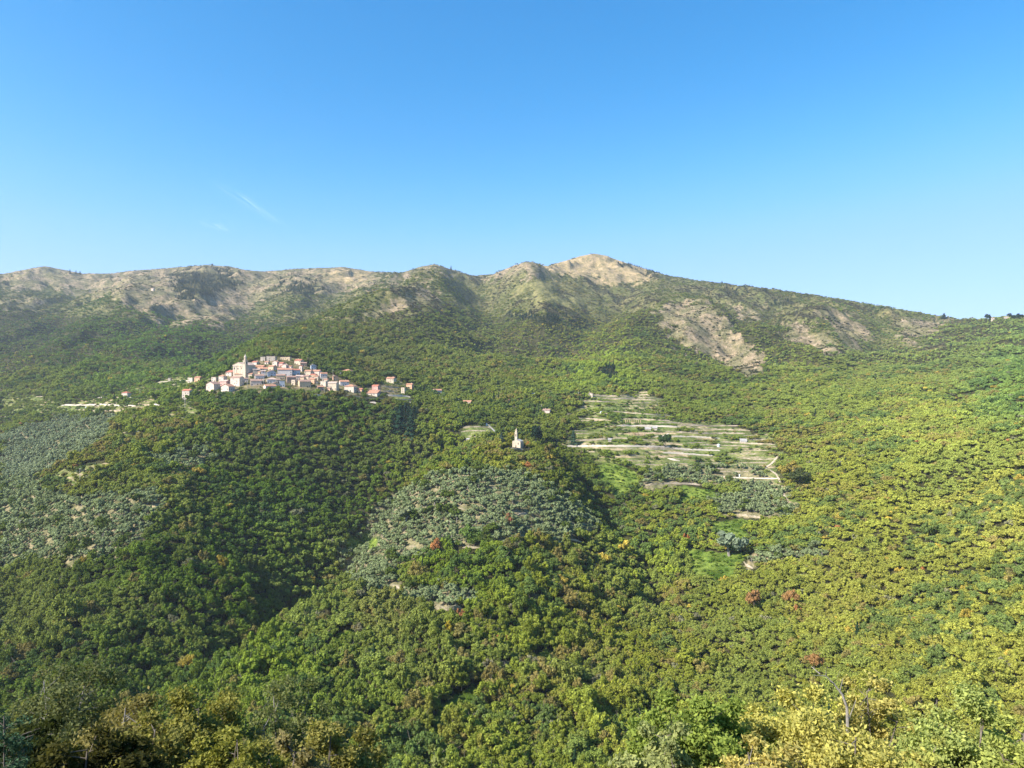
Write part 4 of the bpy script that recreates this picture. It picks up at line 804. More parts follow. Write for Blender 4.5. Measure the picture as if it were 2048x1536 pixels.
WALLS = [
 ([(1172,790),(1235,793),(1300,796)],2.0,'dry','topmost terrace wall beside the gabled farmhouse on the garden slope'),
 ([(1205,797),(1255,799),(1310,801)],2.2,'dry','second terrace wall down under the gabled farmhouse'),
 ([(1160,802),(1200,804),(1235,805)],1.8,'dry','short terrace wall left of the tree clump under the gabled farmhouse'),
 ([(1162,813),(1188,813)],1.8,'dry','shortest terrace wall at the left of the tree clump'),
 ([(1110,822),(1135,829),(1160,830)],1.8,'dry','terrace wall right of the white farmhouse behind the chapel'),
 ([(1225,823),(1290,829),(1340,831)],1.8,'dry','terrace wall just below the tree clump on the garden slope'),
 ([(1245,838),(1300,840),(1345,843)],1.8,'dry','terrace wall level with the upper row of small pillars'),
 ([(1150,836),(1215,841)],1.8,'dry','terrace wall left of the upper row of small pillars'),
 ([(1235,852),(1300,853),(1360,855)],2.2,'con','pale terrace wall between the two rows of small pillars'),
 ([(1355,851),(1420,853),(1482,852)],2.2,'dry','upper right terrace wall edged by dry grass'),
 ([(1400,858),(1450,860),(1500,862)],1.8,'dry','second terrace wall at the upper right of the gardens'),
 ([(1330,864),(1400,868),(1490,868)],2.2,'dry','long terrace wall right of the lower row of small pillars'),
 ([(1310,873),(1380,874),(1440,877)],1.8,'con','terrace wall beneath the lower row of small pillars'),
 ([(1135,883),(1180,881),(1230,878)],2.2,'dry','reddish terrace wall at the left of the gardens'),
 ([(1225,876),(1280,880),(1330,882)],1.8,'dry','middle terrace wall under the footpath'),
 ([(1130,894),(1200,893),(1280,894),(1345,896)],2.6,'con','long pale concrete terrace wall, left half of the lowest main terrace'),
 ([(1345,898),(1400,901),(1440,902)],2.4,'con','long pale concrete terrace wall, right half of the lowest main terrace'),
 ([(1440,884),(1500,888),(1550,890)],2.0,'dry','terrace wall at the far right edge below the dark bush'),
 ([(1400,890),(1450,892),(1500,893)],1.8,'dry','terrace wall right of the tank on the lower gardens'),
 ([(1325,906),(1375,909),(1425,912)],2.2,'con','white terrace wall beneath the lowest main terrace'),
 ([(1335,916),(1345,921),(1360,922)],2.0,'con','small white wall corner under the white terrace wall'),
 ([(1160,902),(1190,905)],1.8,'dry','short terrace wall above the bright green vines'),
 ([(1480,917),(1520,920),(1552,918)],1.8,'dry','terrace wall on the right above the sandy track bend'),
 ([(1290,972),(1330,968),(1380,969),(1400,971)],2.4,'dry','curved pale wall under the upper olive row'),
 ([(1430,953),(1480,956),(1558,958)],1.2,'con','thin white garden wall running to the sandy track'),
 ([(1470,1029),(1500,1034),(1535,1037)],2.2,'dry','pale wall under the lower olive block at the right'),
 ([(1488,1124),(1494,1133),(1506,1137)],2.0,'dry','short pale wall at the left end of the lowest olive row'),
 ([(925,855),(955,854),(985,857)],1.8,'dry','upper field wall left of the chapel'),
 ([(922,863),(960,862),(992,867)],1.8,'dry','lower field wall left of the chapel'),
 ([(1009,898),(1030,899),(1046,899)],1.8,'dry','crumbling wall in front of the hilltop chapel'),
 ([(935,871),(965,875)],1.5,'dry','small stone wall below the fields left of the chapel'),
 ([(123,811),(165,811),(205,810),(235,812),(272,813)],2.6,'con','long pale retaining wall left of the village'),
 ([(295,811),(320,811)],2.8,'con','short pale retaining wall between two shrubs left of the village'),
 ([(150,819),(200,823),(250,821)],1.6,'dry','low dry wall under the long pale retaining wall'),
 ([(195,796),(222,795),(240,797)],2.0,'con','pale wall left of the small white villa'),
 ([(200,807),(225,808),(240,806)],1.6,'dry','curved dry wall below the small white villa'),
 ([(258,795),(272,794)],1.8,'con','pale wall right of the small white villa'),
 ([(1,785),(22,787),(45,785)],1.6,'dry','weathered wall at the left edge under the wood'),
 ([(72,793),(92,794)],1.4,'dry','short weathered wall near the left edge'),
 ([(310,768),(325,767)],1.4,'dry','small wall under the ridge track'),
 ([(338,770),(352,769)],1.4,'dry','small wall below the ridge track near the orange-roofed house'),
 ([(0,833),(18,834)],1.4,'dry','low stone wall at the left edge above the pale olives'),
 ([(616,791),(635,794),(650,793)],3.4,'con','grey retaining wall under the village core'),
 ([(762,773),(780,775),(800,776)],2.6,'dry','upper terrace wall of the garden right of the tall pink house'),
 ([(768,783),(790,784)],2.4,'dry','lower terrace wall of the garden right of the tall pink house'),
 ([(770,791),(790,793),(808,793),(822,795)],3.0,'con','bright retaining wall under the terraces right of the village'),
 ([(740,805),(757,808)],3.0,'con','short grey retaining wall among trees under the pink house'),
 ([(812,804),(824,806)],2.6,'con','small broken retaining wall at the right of the village road'),
 ([(750,739),(766,738)],1.4,'con','thin pale wall in the wood above the village'),
 ([(902,1020),(915,1018),(932,1021)],1.8,'dry','pale terrace bank at the top middle of the olive hill'),
 ([(984,976),(994,977)],1.8,'dry','small pale bank near the top of the olive hill'),
 ([(1036,1029),(1060,1028)],1.8,'dry','reddish terrace bank in the middle of the olive hill'),
 ([(925,1095),(962,1097)],1.8,'dry','reddish terrace bank low on the olive hill'),
 ([(818,1094),(828,1093),(832,1096)],1.8,'dry','short terrace bank at the left of the olive hill'),
 ([(780,1170),(790,1173),(803,1180)],2.2,'dry','pale bank at the lower left corner of the olive hill'),
 ([(866,1216),(885,1221),(912,1220),(925,1217)],3.0,'dry','large sandy bank under the lowest olive block'),
 ([(770,1343),(790,1346),(812,1345)],2.0,'dry','low sandy bank in the scrub below the olive hill'),
 ([(700,1332),(735,1338)],1.8,'dry','weathered bank in the scrub left of the low sandy one'),
 ([(1140,1080),(1162,1083)],1.8,'dry','terrace bank at the right margin of the olive hill'),
]
for pts, h_, mt, lab in WALLS:
    o = strip(pts, .8, h_, 1.6, M['drywall'] if mt == 'dry' else M['concrete'], 'terrace_wall', jit=.35); prop(o, lab, 'wall')
rw = random.Random(21); nlow = 0
TP = [z_[1] for z_ in ZONES if z_[0] == TERR][0]; taken = []
while nlow < 34:
    px_, py_ = rw.uniform(1140, 1560), rw.uniform(790, 945); ln = rw.uniform(28, 85)
    if not inpoly(np.array([px_, px_+ln]), np.array([py_, py_]), TP).all() or any(abs(py_-b_) < 3.2 and a-ln < px_ < a+60 for a, b_ in taken): continue
    taken.append((px_, py_)); k = rw.uniform(-1.2, 1.2)
    o = strip([(px_, py_), (px_+ln/2, py_+k), (px_+ln, py_+k*.5)], .6, rw.uniform(1.1, 1.8), 1.4, M['drywall'], 'terrace_wall', jit=.4); nlow += 1
    prop(o, 'low dry-stone wall edging one of the %s garden terraces' % ('upper' if py_ < 840 else 'middle' if py_ < 890 else 'lower'), 'wall', 'low dry walls of the garden terraces')
PATHS = [
 ([(1560,905),(1548,925),(1530,935),(1550,945),(1562,962),(1566,985),(1576,1005)],'sandy track bending down the right edge of the terraces','sandy_track',2.6,'drywall'),
 ([(1338,867),(1325,872),(1322,878)],'short pale footpath between the terrace walls','footpath',1.6,'concrete'),
 ([(975,848),(985,858),(992,866),(986,873)],'narrow lane down the small fields left of the chapel','lane',2.2,'asphalt'),
 ([(318,764),(340,763),(360,761),(385,763)],'pale track along the ridge left of the village','ridge_track',3.0,'concrete'),
 ([(690,790),(740,796),(790,798),(830,799)],'village road running right from the houses','village_road',4.5,'asphalt'),
]
for pts, lab, nm, wd, mt in PATHS:
    o = strip(pts, wd, .25, .8, M[mt], nm, solid=False); prop(o, lab, None, None, 'structure')

def pole(px, pyt, pyb, label, r=.16, arm=True, mat='concrete', lamp=False):
    g = ground(px, pyb); h = (pyb-pyt)/F*g.y
    t = empty('street_lamp' if lamp else 'utility_pole', g); prop(t, label, 'street lamp' if lamp else 'utility pole', None if lamp else 'poles on the slopes')
    mb = MB(); mb.tube((0,0,-1.2), (0,0,h), r*1.4, r, 8, cap=True); link('mast', mb.mesh('mast'), M[mat], t)
    if lamp:
        mb = MB(); mb.tube((0,0,h-.1), (-1.6,-.2,h+.25), .07, .06, 6); link('bracket', mb.mesh('bracket'), M['metal'], t)
        mb = MB(); mb.box(-2.4,-1.5,-.35,-.05,h+.12,h+.34); link('lamp_head', mb.mesh('lamp_head'), M['metal'], t)
    elif arm:
        mb = MB(); mb.box(-1.1,1.1,-.09,.09,h-.7,h-.52); link('crossarm', mb.mesh('crossarm'), M['metal'], t)
        for x in (-.95, 0, .95): 
            mb = MB(); mb.tube((x,0,h-.52),(x,0,h-.25),.08,.05,6,cap=True); link('insulator', mb.mesh('insulator'), M['metal'], t)
    HERE.append((g.x, g.y, 3)); HERE.append((g.x, g.y-4, 3.5)); return t
pole(160,936,969,'white concrete pole standing on the brown clearing of the left spur')
pole(276.5,862,879,'white pole beside the tiny pinkish hut on the spur')
pole(370,795,814,'white pole in front of the tall lone red-roofed house',.2)
pole(220,768,777,'grey pole in the wood above the small white villa')
pole(280,779,791,'grey pole on the slope right of the small white villa')
pole(417,748,760,'thin grey pole between the flat-topped white house and the white cube house')
pole(494.5,761,775,'white pole beside the largest white house front',.22)
pole(649.5,777,791,'pale street lamp on the road under the village',.16,lamp=True)
pole(634,764,774,'pale pole in front of the low orange-roofed houses at the right',.2)
pole(663,776,784,'short pole by the long cream house',.18)
pole(666,740,750,'thin pole in the wood above the right part of the village')
pole(885,796,805,'white pole between village and chapel on the wooded slope')
pole(917,798,808,'white pole at the left of the half hidden cream house')
pole(40,1041,1060,'grey pole among the olives at the left edge')
pole(998,786,793,'grey pole in the wood above the chapel')
pole(1083,809,819,'thin pole at the left of the white farmhouse behind the chapel')
pole(1157,784,791,'thin pole left of the gabled farmhouse')
pole(1210,846,855,'thin pole on the left part of the garden terraces',.1,False)
pole(978,848,856,'post at the top of the lane left of the chapel',.2,False)
pole(1258,614,622,'metal pole high in the wooded gully under the summit')

def pillars(pxa, pxb, pyt, pyb, n, label, group):
    ga = ground((pxa+pxb)/2, pyb); h = (pyb-pyt)/F*ga.y; Y0 = ga.y
    t = empty('pergola', ga); prop(t, label, 'pergola')
    mb = MB(); mb.box(-.3,.3,-.3,.3,-2.5,h); mb.box(-.38,.38,-.38,.38,h,h+.15); pm = mb.mesh('pillar', (M['post'],))
    span = (pxb-pxa)/F*Y0
    for i in range(n):
        x = -span/2+span*i/(n-1); o = link('pillar', pm, None, t); o.location = (x, 0, 0); o.scale = (1, 1, 1+.1*(random.random()-.5))
    mb = MB(); mb.box(-span/2-.4, span/2+.4, 1.2, 1.35, h+.02, h+.16); link('beam', mb.mesh('beam'), M['wood'], t)
    for k in range(5): HERE.append((ga.x+span*(k-2)/4, ga.y-2, 5.5))
pillars(1251,1281,840,845.5,8,'upper row of eight small tan pergola pillars on the terraces',None)
pillars(1258,1287,865,871,11,'lower row of eleven small tan pergola pillars on the terraces',None)

def tank(px, pyb, wpx, hpx, label):
    g = ground(px, pyb); r = wpx/2/F*g.y; h = hpx/F*g.y
    t = empty('water_tank', g); prop(t, label, 'water tank')
    mb = MB(); mb.tube((0,0,-.8),(0,0,h*.8),r,r,12); mb.tube((0,0,h*.8),(0,0,h),r,r*.35,12,cap=True); link('tank_body', mb.mesh('tank_body'), M['tank'], t)
    mb = MB(); mb.tube((0,0,h),(0,0,h+.2),r*.3,r*.3,10,cap=True); link('lid', mb.mesh('lid'), M['tank'], t); HERE.append((g.x, g.y-1.5, 3))
tank(1067,792,13,6,'large pale domed tank among the trees above the white farmhouse')
tank(973,851,4,4,'small white tank at the top of the lane left of the chapel')
tank(1000,794,6,3,'low white tank in the wood above the chapel')
tank(1437,893,6,5,'white tank by the trees at the right of the lowest main terrace')
tank(172,816,3,2.5,'tiny white tank under the long pale retaining wall')
tank(1479,953,3,4,'small white tank at the left end of the thin garden wall')
tank(1202,826,4,3,'small grey tank left of the tree clump on the terraces')
def shed(px0, px1, pt, pb, label, yaw=-12, wall='stone', roof='grey'):
    house(px0, px1, pt, pb, wall, roof, 'shed', label, yaw, n=0, cat='shed', name='garden_shed')
shed(1290,1304,855,861,'grey garden shed between the two pillar rows, left of its twin')
shed(1305,1316,854,861,'grey garden shed between the two pillar rows, nearest the footpath')
shed(1216,1224,878,884,'small stone shed on the reddish terrace at the left of the gardens')
shed(932,940,878,883,'tiny stone shed below the small fields left of the chapel')
shed(1481,1496,879,885,'low stone shed right of the long lower terrace wall',-10,'lilac')

# ------------------------------------------------------------------ forest, groves and scrub
HA = np.array(HERE); ok = np.ones(len(A), bool)
vm = (A[:, 1] > 380) & (A[:, 1] < 1300); idx = np.where(vm)[0]
for s in range(0, len(idx), 4000):
    q = idx[s:s+4000]; d2 = (A[q, 0][:, None]-HA[None, :, 0])**2+(A[q, 1][:, None]-HA[None, :, 1])**2
    ok[q] = (d2 > (HA[None, :, 2])**2).all(1)
g1 = lambda G: G[np.clip(np.searchsorted(YV, A[:, 1]), 0, NV-1), np.clip(((1024+F*A[:, 0]/A[:, 1]-PX[0])/(PX[1]-PX[0])).astype(int), 0, NU-1)]
ok &= (g1(G1) > 6.5) & (g1(G2) > 3)
A = A[ok]; kind = A[:, 5].astype(int); dist = A[:, 1]; pxA = 1024+F*A[:, 0]/A[:, 1]
inview = (pxA > -10) & (pxA < 2058)
def scatter(name, rows, set_key, label, ncnt):
    if len(rows) == 0: return
    me = bpy.data.meshes.new(name); n = len(rows); me.vertices.add(n); me.vertices.foreach_set('co', rows[:, :3].astype(np.float32).ravel())
    def att(nm, typ, val, key): a = me.attributes.new(nm, typ, 'POINT'); a.data.foreach_set(key, val)
    rot = np.zeros((n, 3), np.float32); rot[:, 2] = rng.random(n)*6.283; rot[:, :2] = (rng.random((n, 2))-.5)*.22
    att('rot', 'FLOAT_VECTOR', rot.ravel(), 'vector')
    scl = np.column_stack([rows[:, 3], rows[:, 3]*(.9+.2*rng.random(n)), rows[:, 4]]).astype(np.float32); att('scl', 'FLOAT_VECTOR', scl.ravel(), 'vector')
    att('idx', 'INT', rng.integers(0, ncnt, n).astype(np.int32), 'value')
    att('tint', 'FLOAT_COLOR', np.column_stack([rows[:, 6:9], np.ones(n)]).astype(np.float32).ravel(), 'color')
    me.update(); o = link(name, me); prop(o, label, None, None, 'stuff')
    g = bpy.data.node_groups.new('scatter_'+name, 'GeometryNodeTree')
    g.interface.new_socket('Geometry', in_out='INPUT', socket_type='NodeSocketGeometry'); g.interface.new_socket('Geometry', in_out='OUTPUT', socket_type='NodeSocketGeometry')
    gi = g.nodes.new('NodeGroupInput'); go = g.nodes.new('NodeGroupOutput'); ip = g.nodes.new('GeometryNodeInstanceOnPoints')
    ci = g.nodes.new('GeometryNodeCollectionInfo'); ci.inputs['Collection'].default_value = sets[set_key]; ci.inputs['Separate Children'].default_value = True; ci.inputs['Reset Children'].default_value = True
    def na(nm, dt): x = g.nodes.new('GeometryNodeInputNamedAttribute'); x.data_type = dt; x.inputs['Name'].default_value = nm; return x.outputs['Attribute']
    g.links.new(gi.outputs[0], ip.inputs['Points']); g.links.new(ci.outputs[0], ip.inputs['Instance']); ip.inputs['Pick Instance'].default_value = True
    g.links.new(na('idx', 'INT'), ip.inputs['Instance Index'])
    er = g.nodes.new('FunctionNodeEulerToRotation'); g.links.new(na('rot', 'FLOAT_VECTOR'), er.inputs[0]); g.links.new(er.outputs[0], ip.inputs['Rotation'])
    g.links.new(na('scl', 'FLOAT_VECTOR'), ip.inputs['Scale']); g.links.new(ip.outputs[0], go.inputs[0])
    md = o.modifiers.new('scatter', 'NODES'); md.node_group = g; return o
single = np.zeros(len(A), bool)
def pick(k, n, ymax):
    c = np.where((kind == k) & inview & (dist < ymax))[0]; py = HZ-A[c, 2]/dist[c]*F-A[c, 4]*7/dist[c]*F
    c = c[py < 1545]; size = A[c, 3]/dist[c]; return c[np.argsort(-size)][:n]
def hue(t_):
    r_, g_, b_ = t_
    if r_ > .3 and g_ < .2: return 'rusty orange'
    if r_ > g_*1.04: return 'yellow-brown'
    if r_ > .34: return 'golden yellow'
    if g_ > .24: return 'bright green'
    if g_ < .11: return 'very dark green'
    return 'olive green' if r_ > g_*.8 else 'mid green'
def where(x, i=None):
    a = ['at the far left', 'left of the dark gorge', 'beside the dark gorge', 'under the olive hill', 'below the olive hill', 'right of the olive hill', 'under the terraces', 'below the silvery shrub', 'near the right side', 'at the far right'][int(np.clip((x+10)/207, 0, 9))]
    return a+('' if i is None else (', higher up' if A[i, 1] > 330 else ', lower down'))
def plant_single(sel, parts, name, cat, mats, labf, group):
    ms = []
    for V, tb in parts:
        ms.append((leaf_mesh('crown', V, mats[0]), tb.mesh('trunk', (mats[1],))))
    for i in sel:
        x, y, z, sx, sz = A[i, :5]; t = empty(name, (x, y, z), rng.random()*6.28); t.scale = (sx, sx, sz)
        k = rng.integers(0, len(ms)); l = labf(A[i, 6:9], pxA[i], i); prop(t, l, cat, group)
        c = link('crown', ms[k][0], None, t); c['tint'] = [float(v_) for v_ in A[i, 6:9]]
        link('trunk', ms[k][1], None, t)
    single[sel] = True
plant_single(pick(0, 300, 620), near_b, 'broadleaf_tree', 'tree', LM, lambda c_, x_, i: '%s%s broadleaf tree on the facing slope %s' % ('' if .8 < A[i, 3] < 1.25 else ('small ' if A[i, 3] < 1 else 'large '), hue(c_), where(x_, i)), 'broadleaf trees low on the facing slope')
plant_single(pick(1, 300, 900), near_o, 'olive_tree', 'olive tree', OM, lambda c_, x_, i: '%s grey-green olive tree %s' % ('large' if A[i, 3] > 1.25 else 'small', ['at the left edge of the left grove', 'in the middle of the left grove', 'at the right end of the left grove', 'on the left flank of the olive hill', 'on the front of the olive hill', 'on the right side of the olive hill', 'on the olive terraces at the right'][int(np.searchsorted([110, 220, 600, 850, 1000, 1250], x_))]+(', towards its top' if A[i, 1] > 560 else '')), 'olive trees of the groves')
plant_single(pick(2, 60, 1400), near_c, 'conifer_tree', 'conifer', NM, lambda c_, x_, i: 'dark pointed conifer among lighter broadleaf trees %s' % where(x_), 'conifers scattered in the wood')
rest = ~single
for nm, k, a, b_, key, cnt, lab in (
    ('forest', 0, 0, 560, 'broad_near', 7, 'dense mixed broadleaf wood on the nearest facing slopes'),
    ('forest', 0, 560, 1500, 'broad_mid', 6, 'mixed green and yellowing wood round village and chapel'),
    ('forest', 0, 1500, 9e3, 'broad_far', 5, 'far wood covering the flanks of the mountain'),
    ('olive_grove', 1, 0, 620, 'olive_near', 5, 'silvery olive grove on the rounded hill below the chapel'),
    ('olive_grove', 1, 620, 9e3, 'olive_mid', 4, 'pale olive groves on the terraces farther up the valley'),
    ('conifer_wood', 2, 0, 1500, 'conifer_mid', 4, 'dark conifers in the wood below the village'),
    ('conifer_wood', 2, 1500, 9e3, 'conifer_far', 3, 'dark conifer plantations under the ridge'),
    ('scrub', 3, 0, 900, 'broad_mid', 6, 'low bright green creepers and bushes over open ground'),
    ('scrub', 3, 900, 9e3, 'broad_far', 5, 'low dark scrub dotted over the bare upper slopes')):
    s = rest & (kind == k) & (dist >= a) & (dist < b_); rows = A[s]
    scatter(nm, rows, key, lab, cnt)

# single trees that stand out
def single_tree(px, pyt, pyb, wpx, tint, kindk, name, cat, label, seed=1):
    g = ground(px, pyb); H = (pyb-pyt)/F*g.y; W = wpx/F*g.y
    parts = {'c': near_c, 'o': near_o, 'b': near_b}[kindk]; mats = {'c': NM, 'o': OM, 'b': LM}[kindk]
    V, tb = parts[seed % len(parts)]; h0 = V[:, 2].max(); w0 = np.ptp(V[:, 0])
    t = empty(name, g, seed*1.3); t.scale = (W/w0, W/w0, H/h0); prop(t, label, cat)
    c = link('crown', leaf_mesh('crown', V, mats[0]), None, t); c['tint'] = list(tint); link('trunk', tb.mesh('trunk', (mats[1],)), None, t)
for i, a in enumerate([
 (1072,850,893,34,(.018,.040,.022),'b','holm_oak','tree','broad very dark tree right behind the hilltop chapel belfry'),
 (1003,864,892,26,(.055,.085,.065),'c','cedar_tree','cedar','blue-grey cedar immediately left of the hilltop chapel'),
 (1147,860,890,26,(.04,.075,.045),'c','cedar_tree','cedar','spreading green cedar between the chapel and the reddish terrace wall'),
 (1057,882,897,12,(.40,.20,.05),'b','maple_tree','tree','small glowing orange tree at the right foot of the chapel'),
 (992,886,900,22,(.30,.19,.06),'b','maple_tree','tree','orange-yellow tree on the slope left below the chapel'),
 (898,1242,1282,26,(.30,.24,.03),'b','maple_tree','tree','rounded golden yellow tree under the large sandy bank'),
 (31,1200,1222,20,(.48,.24,.05),'b','maple_tree','tree','small orange-yellow tree near the left edge among dark trees'),
 (1508,1180,1222,44,(.36,.21,.09),'b','cherry_tree','tree','leftmost of three rusty orange trees right of centre'),
 (1583,1178,1218,40,(.37,.22,.09),'b','cherry_tree','tree','middle one of three rusty orange trees right of centre, the highest'),
 (1593,1207,1235,18,(.40,.20,.08),'b','cherry_tree','tree','smallest and lowest of three rusty orange trees right of centre'),
 (1628,1304,1342,42,(.34,.20,.08),'b','cherry_tree','tree','rusty orange tree above the leaning bare trunk'),
 (1372,1066,1092,14,(.44,.18,.07),'b','cherry_tree','tree','small orange-red tree left of the silvery shrub'),
 (1018,1024,1054,24,(.34,.15,.09),'b','cherry_tree','tree','reddish tree in the middle of the olive hill'),
 (922,1118,1142,20,(.42,.20,.08),'b','cherry_tree','tree','orange tree at the foot of the olive hill'),
 (672,1335,1346,12,(.50,.12,.06),'b','cherry_tree','tree','tiny bright red tree in the lower left scrub'),
 (541,1340,1360,14,(.46,.22,.05),'b','cherry_tree','tree','tiny orange tree in the dark lower left wood'),
 (1582,920,962,44,(.30,.25,.06),'b','chestnut_tree','tree','yellow chestnut at the bend of the sandy track'),
 (1600,935,972,50,(.075,.095,.035),'b','chestnut_tree','tree','dark chestnut just right of the yellow one by the sandy track'),
 (1460,1062,1112,64,(.20,.25,.16),'o','silver_shrub','shrub','big pale silvery shrub on the bright green vines at the right'),
 (812,1010,1052,46,(.20,.23,.12),'o','willow_tree','tree','pale feathery tree at the left side of the olive hill'),
 (950,1170,1175,6,(.1,.12,.03),'b','young_tree','tree','small sapling at the edge of the lowest olive block'),
 (1330,868,896,32,(.060,.110,.035),'b','fig_tree','tree','dense round green tree just above the long concrete terrace'),
 (800,810,868,40,(.022,.050,.030),'c','fir_tree','fir','tall dark fir leftmost in the dark group right below the village'),
 (822,818,880,36,(.026,.056,.032),'c','fir_tree','fir','broad dark fir rightmost in the dark group below the village'),
 (1888,626,637,16,(.020,.040,.030),'c','fir_tree','fir','dark pointed tree on the skyline left of the two white houses'),
 (2028,626,641,30,(.030,.055,.035),'b','oak_tree','tree','dark rounded tree on the skyline at the far right edge'),
 (1975,628,641,16,(.030,.055,.035),'b','oak_tree','tree','dark rounded tree left of the first white house on the skyline'),
 (140,538,548,7,(.016,.036,.024),'c','fir_tree','fir','first dark fir on the skyline right of the left bare summit'),
 (152,541,549,6,(.016,.036,.024),'c','fir_tree','fir','second dark fir on the skyline right of the left bare summit'),
 (160,542,549,6,(.016,.036,.024),'c','fir_tree','fir','third dark fir on the skyline right of the left bare summit'),
 (424,527,533,7,(.03,.055,.03),'b','oak_tree','tree','small round tree on top of the broad left ridge'),
 (902,530,540,6,(.03,.05,.03),'c','fir_tree','fir','lone small fir right of the pointed middle peak'),
 ]): single_tree(*a, seed=i+1)

# rocks and loose stones on the bare slopes
rk = []; rr_ = np.random.default_rng(3)
col = bpy.data.collections.new('kinds_rock'); sets['rock'] = col
for i in range(3):
    import bmesh
    bm = bmesh.new(); bmesh.ops.create_icosphere(bm, subdivisions=1, radius=1)
    for v_ in bm.verts: v_.co *= .7+.6*rr_.random(); v_.co.z *= .6
    me = bpy.data.meshes.new('rock'); bm.to_mesh(me); bm.free(); me.materials.append(M['rock']); col.objects.link(bpy.data.objects.new('rock_%d' % i, me))
x, y = jgrid(1400, 3900, 12, .004); z = zat(x, y); px = 1024+F*x/y; py = HZ-z/y*F; zz = zone(px, py, x, y); nn = fbm(x/60, y/60, 3, 77)
s = (px > -60) & (px < 2100) & (zz == BARE) & seen(x, y, 2) & (rng.random(len(x)) < smooth(nn, .40, .68)*.9)
sc_ = .6+2.4*rng.random(s.sum())**3
scatter('rocks', np.column_stack([x[s], y[s], z[s], sc_*1.3, sc_, np.zeros(s.sum()), np.zeros((s.sum(), 3)), np.zeros(s.sum())]), 'rock', 'pale limestone outcrops and boulders on the bare upper slopes', 3)

# ------------------------------------------------------------------ foreground trees on the slope under the viewpoint
def fg_tree(r, W, H, leafs, size, dens=1., prim=11, sec=9, top=.0):
    tb = MB(); L = []; N = []
    base = Vector((0, 0, -2)); cen = Vector((r.normal()*.3, r.normal()*.3, H*.42)); tb.tube(base, cen, .22, .14, 7)
    for i in range(prim):
        a = i*2.4+r.random(); u = (i+.5)/prim; rad = W/2*(.35+.65*math.sqrt(1-abs(2*u-1)**2))*(.7+.4*r.random()); zt = H*(.50+.40*u)
        if i == prim-1: rad *= .3; zt = H*.93
        tip = Vector((math.cos(a)*rad*.62, math.sin(a)*rad*.62, zt)); m_ = cen.lerp(tip, .5)+Vector((r.normal()*.25, r.normal()*.25, .2))
        s0 = cen*(.75+.25*r.random()); tb.tube(s0, m_, .085, .055, 5); tb.tube(m_, tip, .055, .03, 5)
        for j in range(sec):
            d = Vector((r.normal(), r.normal(), r.normal()*.7+.35)).normalized(); l = W*.11*(.6+.9*r.random())+.25
            t0 = m_.lerp(tip, r.random()*.9+.1); e = t0+d*l; tb.tube(t0, e, .024, .010, 4)
            k = int(leafs*2.4*dens/(prim*sec)*(.5+r.random())); q = r.normal(size=(k, 3))*np.array([.21, .21, .15])*(W/5.5)+np.array(e)+np.array(d)*.1
            L.append(q); nn_ = r.normal(size=(k, 3))*.7+np.array(d)*.5+np.array([-.2, -.15, .45]); nn_ /= np.linalg.norm(nn_, axis=1, keepdims=True); N.append(nn_)
    return leaf_quads(np.concatenate(L), np.concatenate(N), size, .55, r), tb
FGM = {}
def fg(px, pyt, Y, wpx_, tint, label, seed, leafs=15000, size=.11, mat='gloss', H=None, prim=14, sec=10, name='slope_tree', cat='tree', bark='bark', dens=1.):
    wpx = wpx_*1.25; pyt -= 30 if px < 700 else 8
    x = (px-1024)/F*Y; ztop = (HZ-pyt)/F*Y; zg_ = float(zat(x, Y)); Hh = H or (ztop-zg_); r = np.random.default_rng(seed)
    V, tb = fg_tree(r, wpx/F*Y, Hh, leafs, size, dens, prim, sec)
    t = empty(name, (x, Y, ztop-Hh), r.random()*6); prop(t, label, cat)
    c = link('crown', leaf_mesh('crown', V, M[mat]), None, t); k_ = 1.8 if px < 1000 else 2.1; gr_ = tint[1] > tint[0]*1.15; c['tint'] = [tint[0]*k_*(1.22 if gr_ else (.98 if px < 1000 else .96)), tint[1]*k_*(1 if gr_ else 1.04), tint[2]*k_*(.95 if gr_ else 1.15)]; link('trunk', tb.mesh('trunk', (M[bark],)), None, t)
M['gloss'] = leaf_mat('glossy_leaves', None, .40, 0, .36)
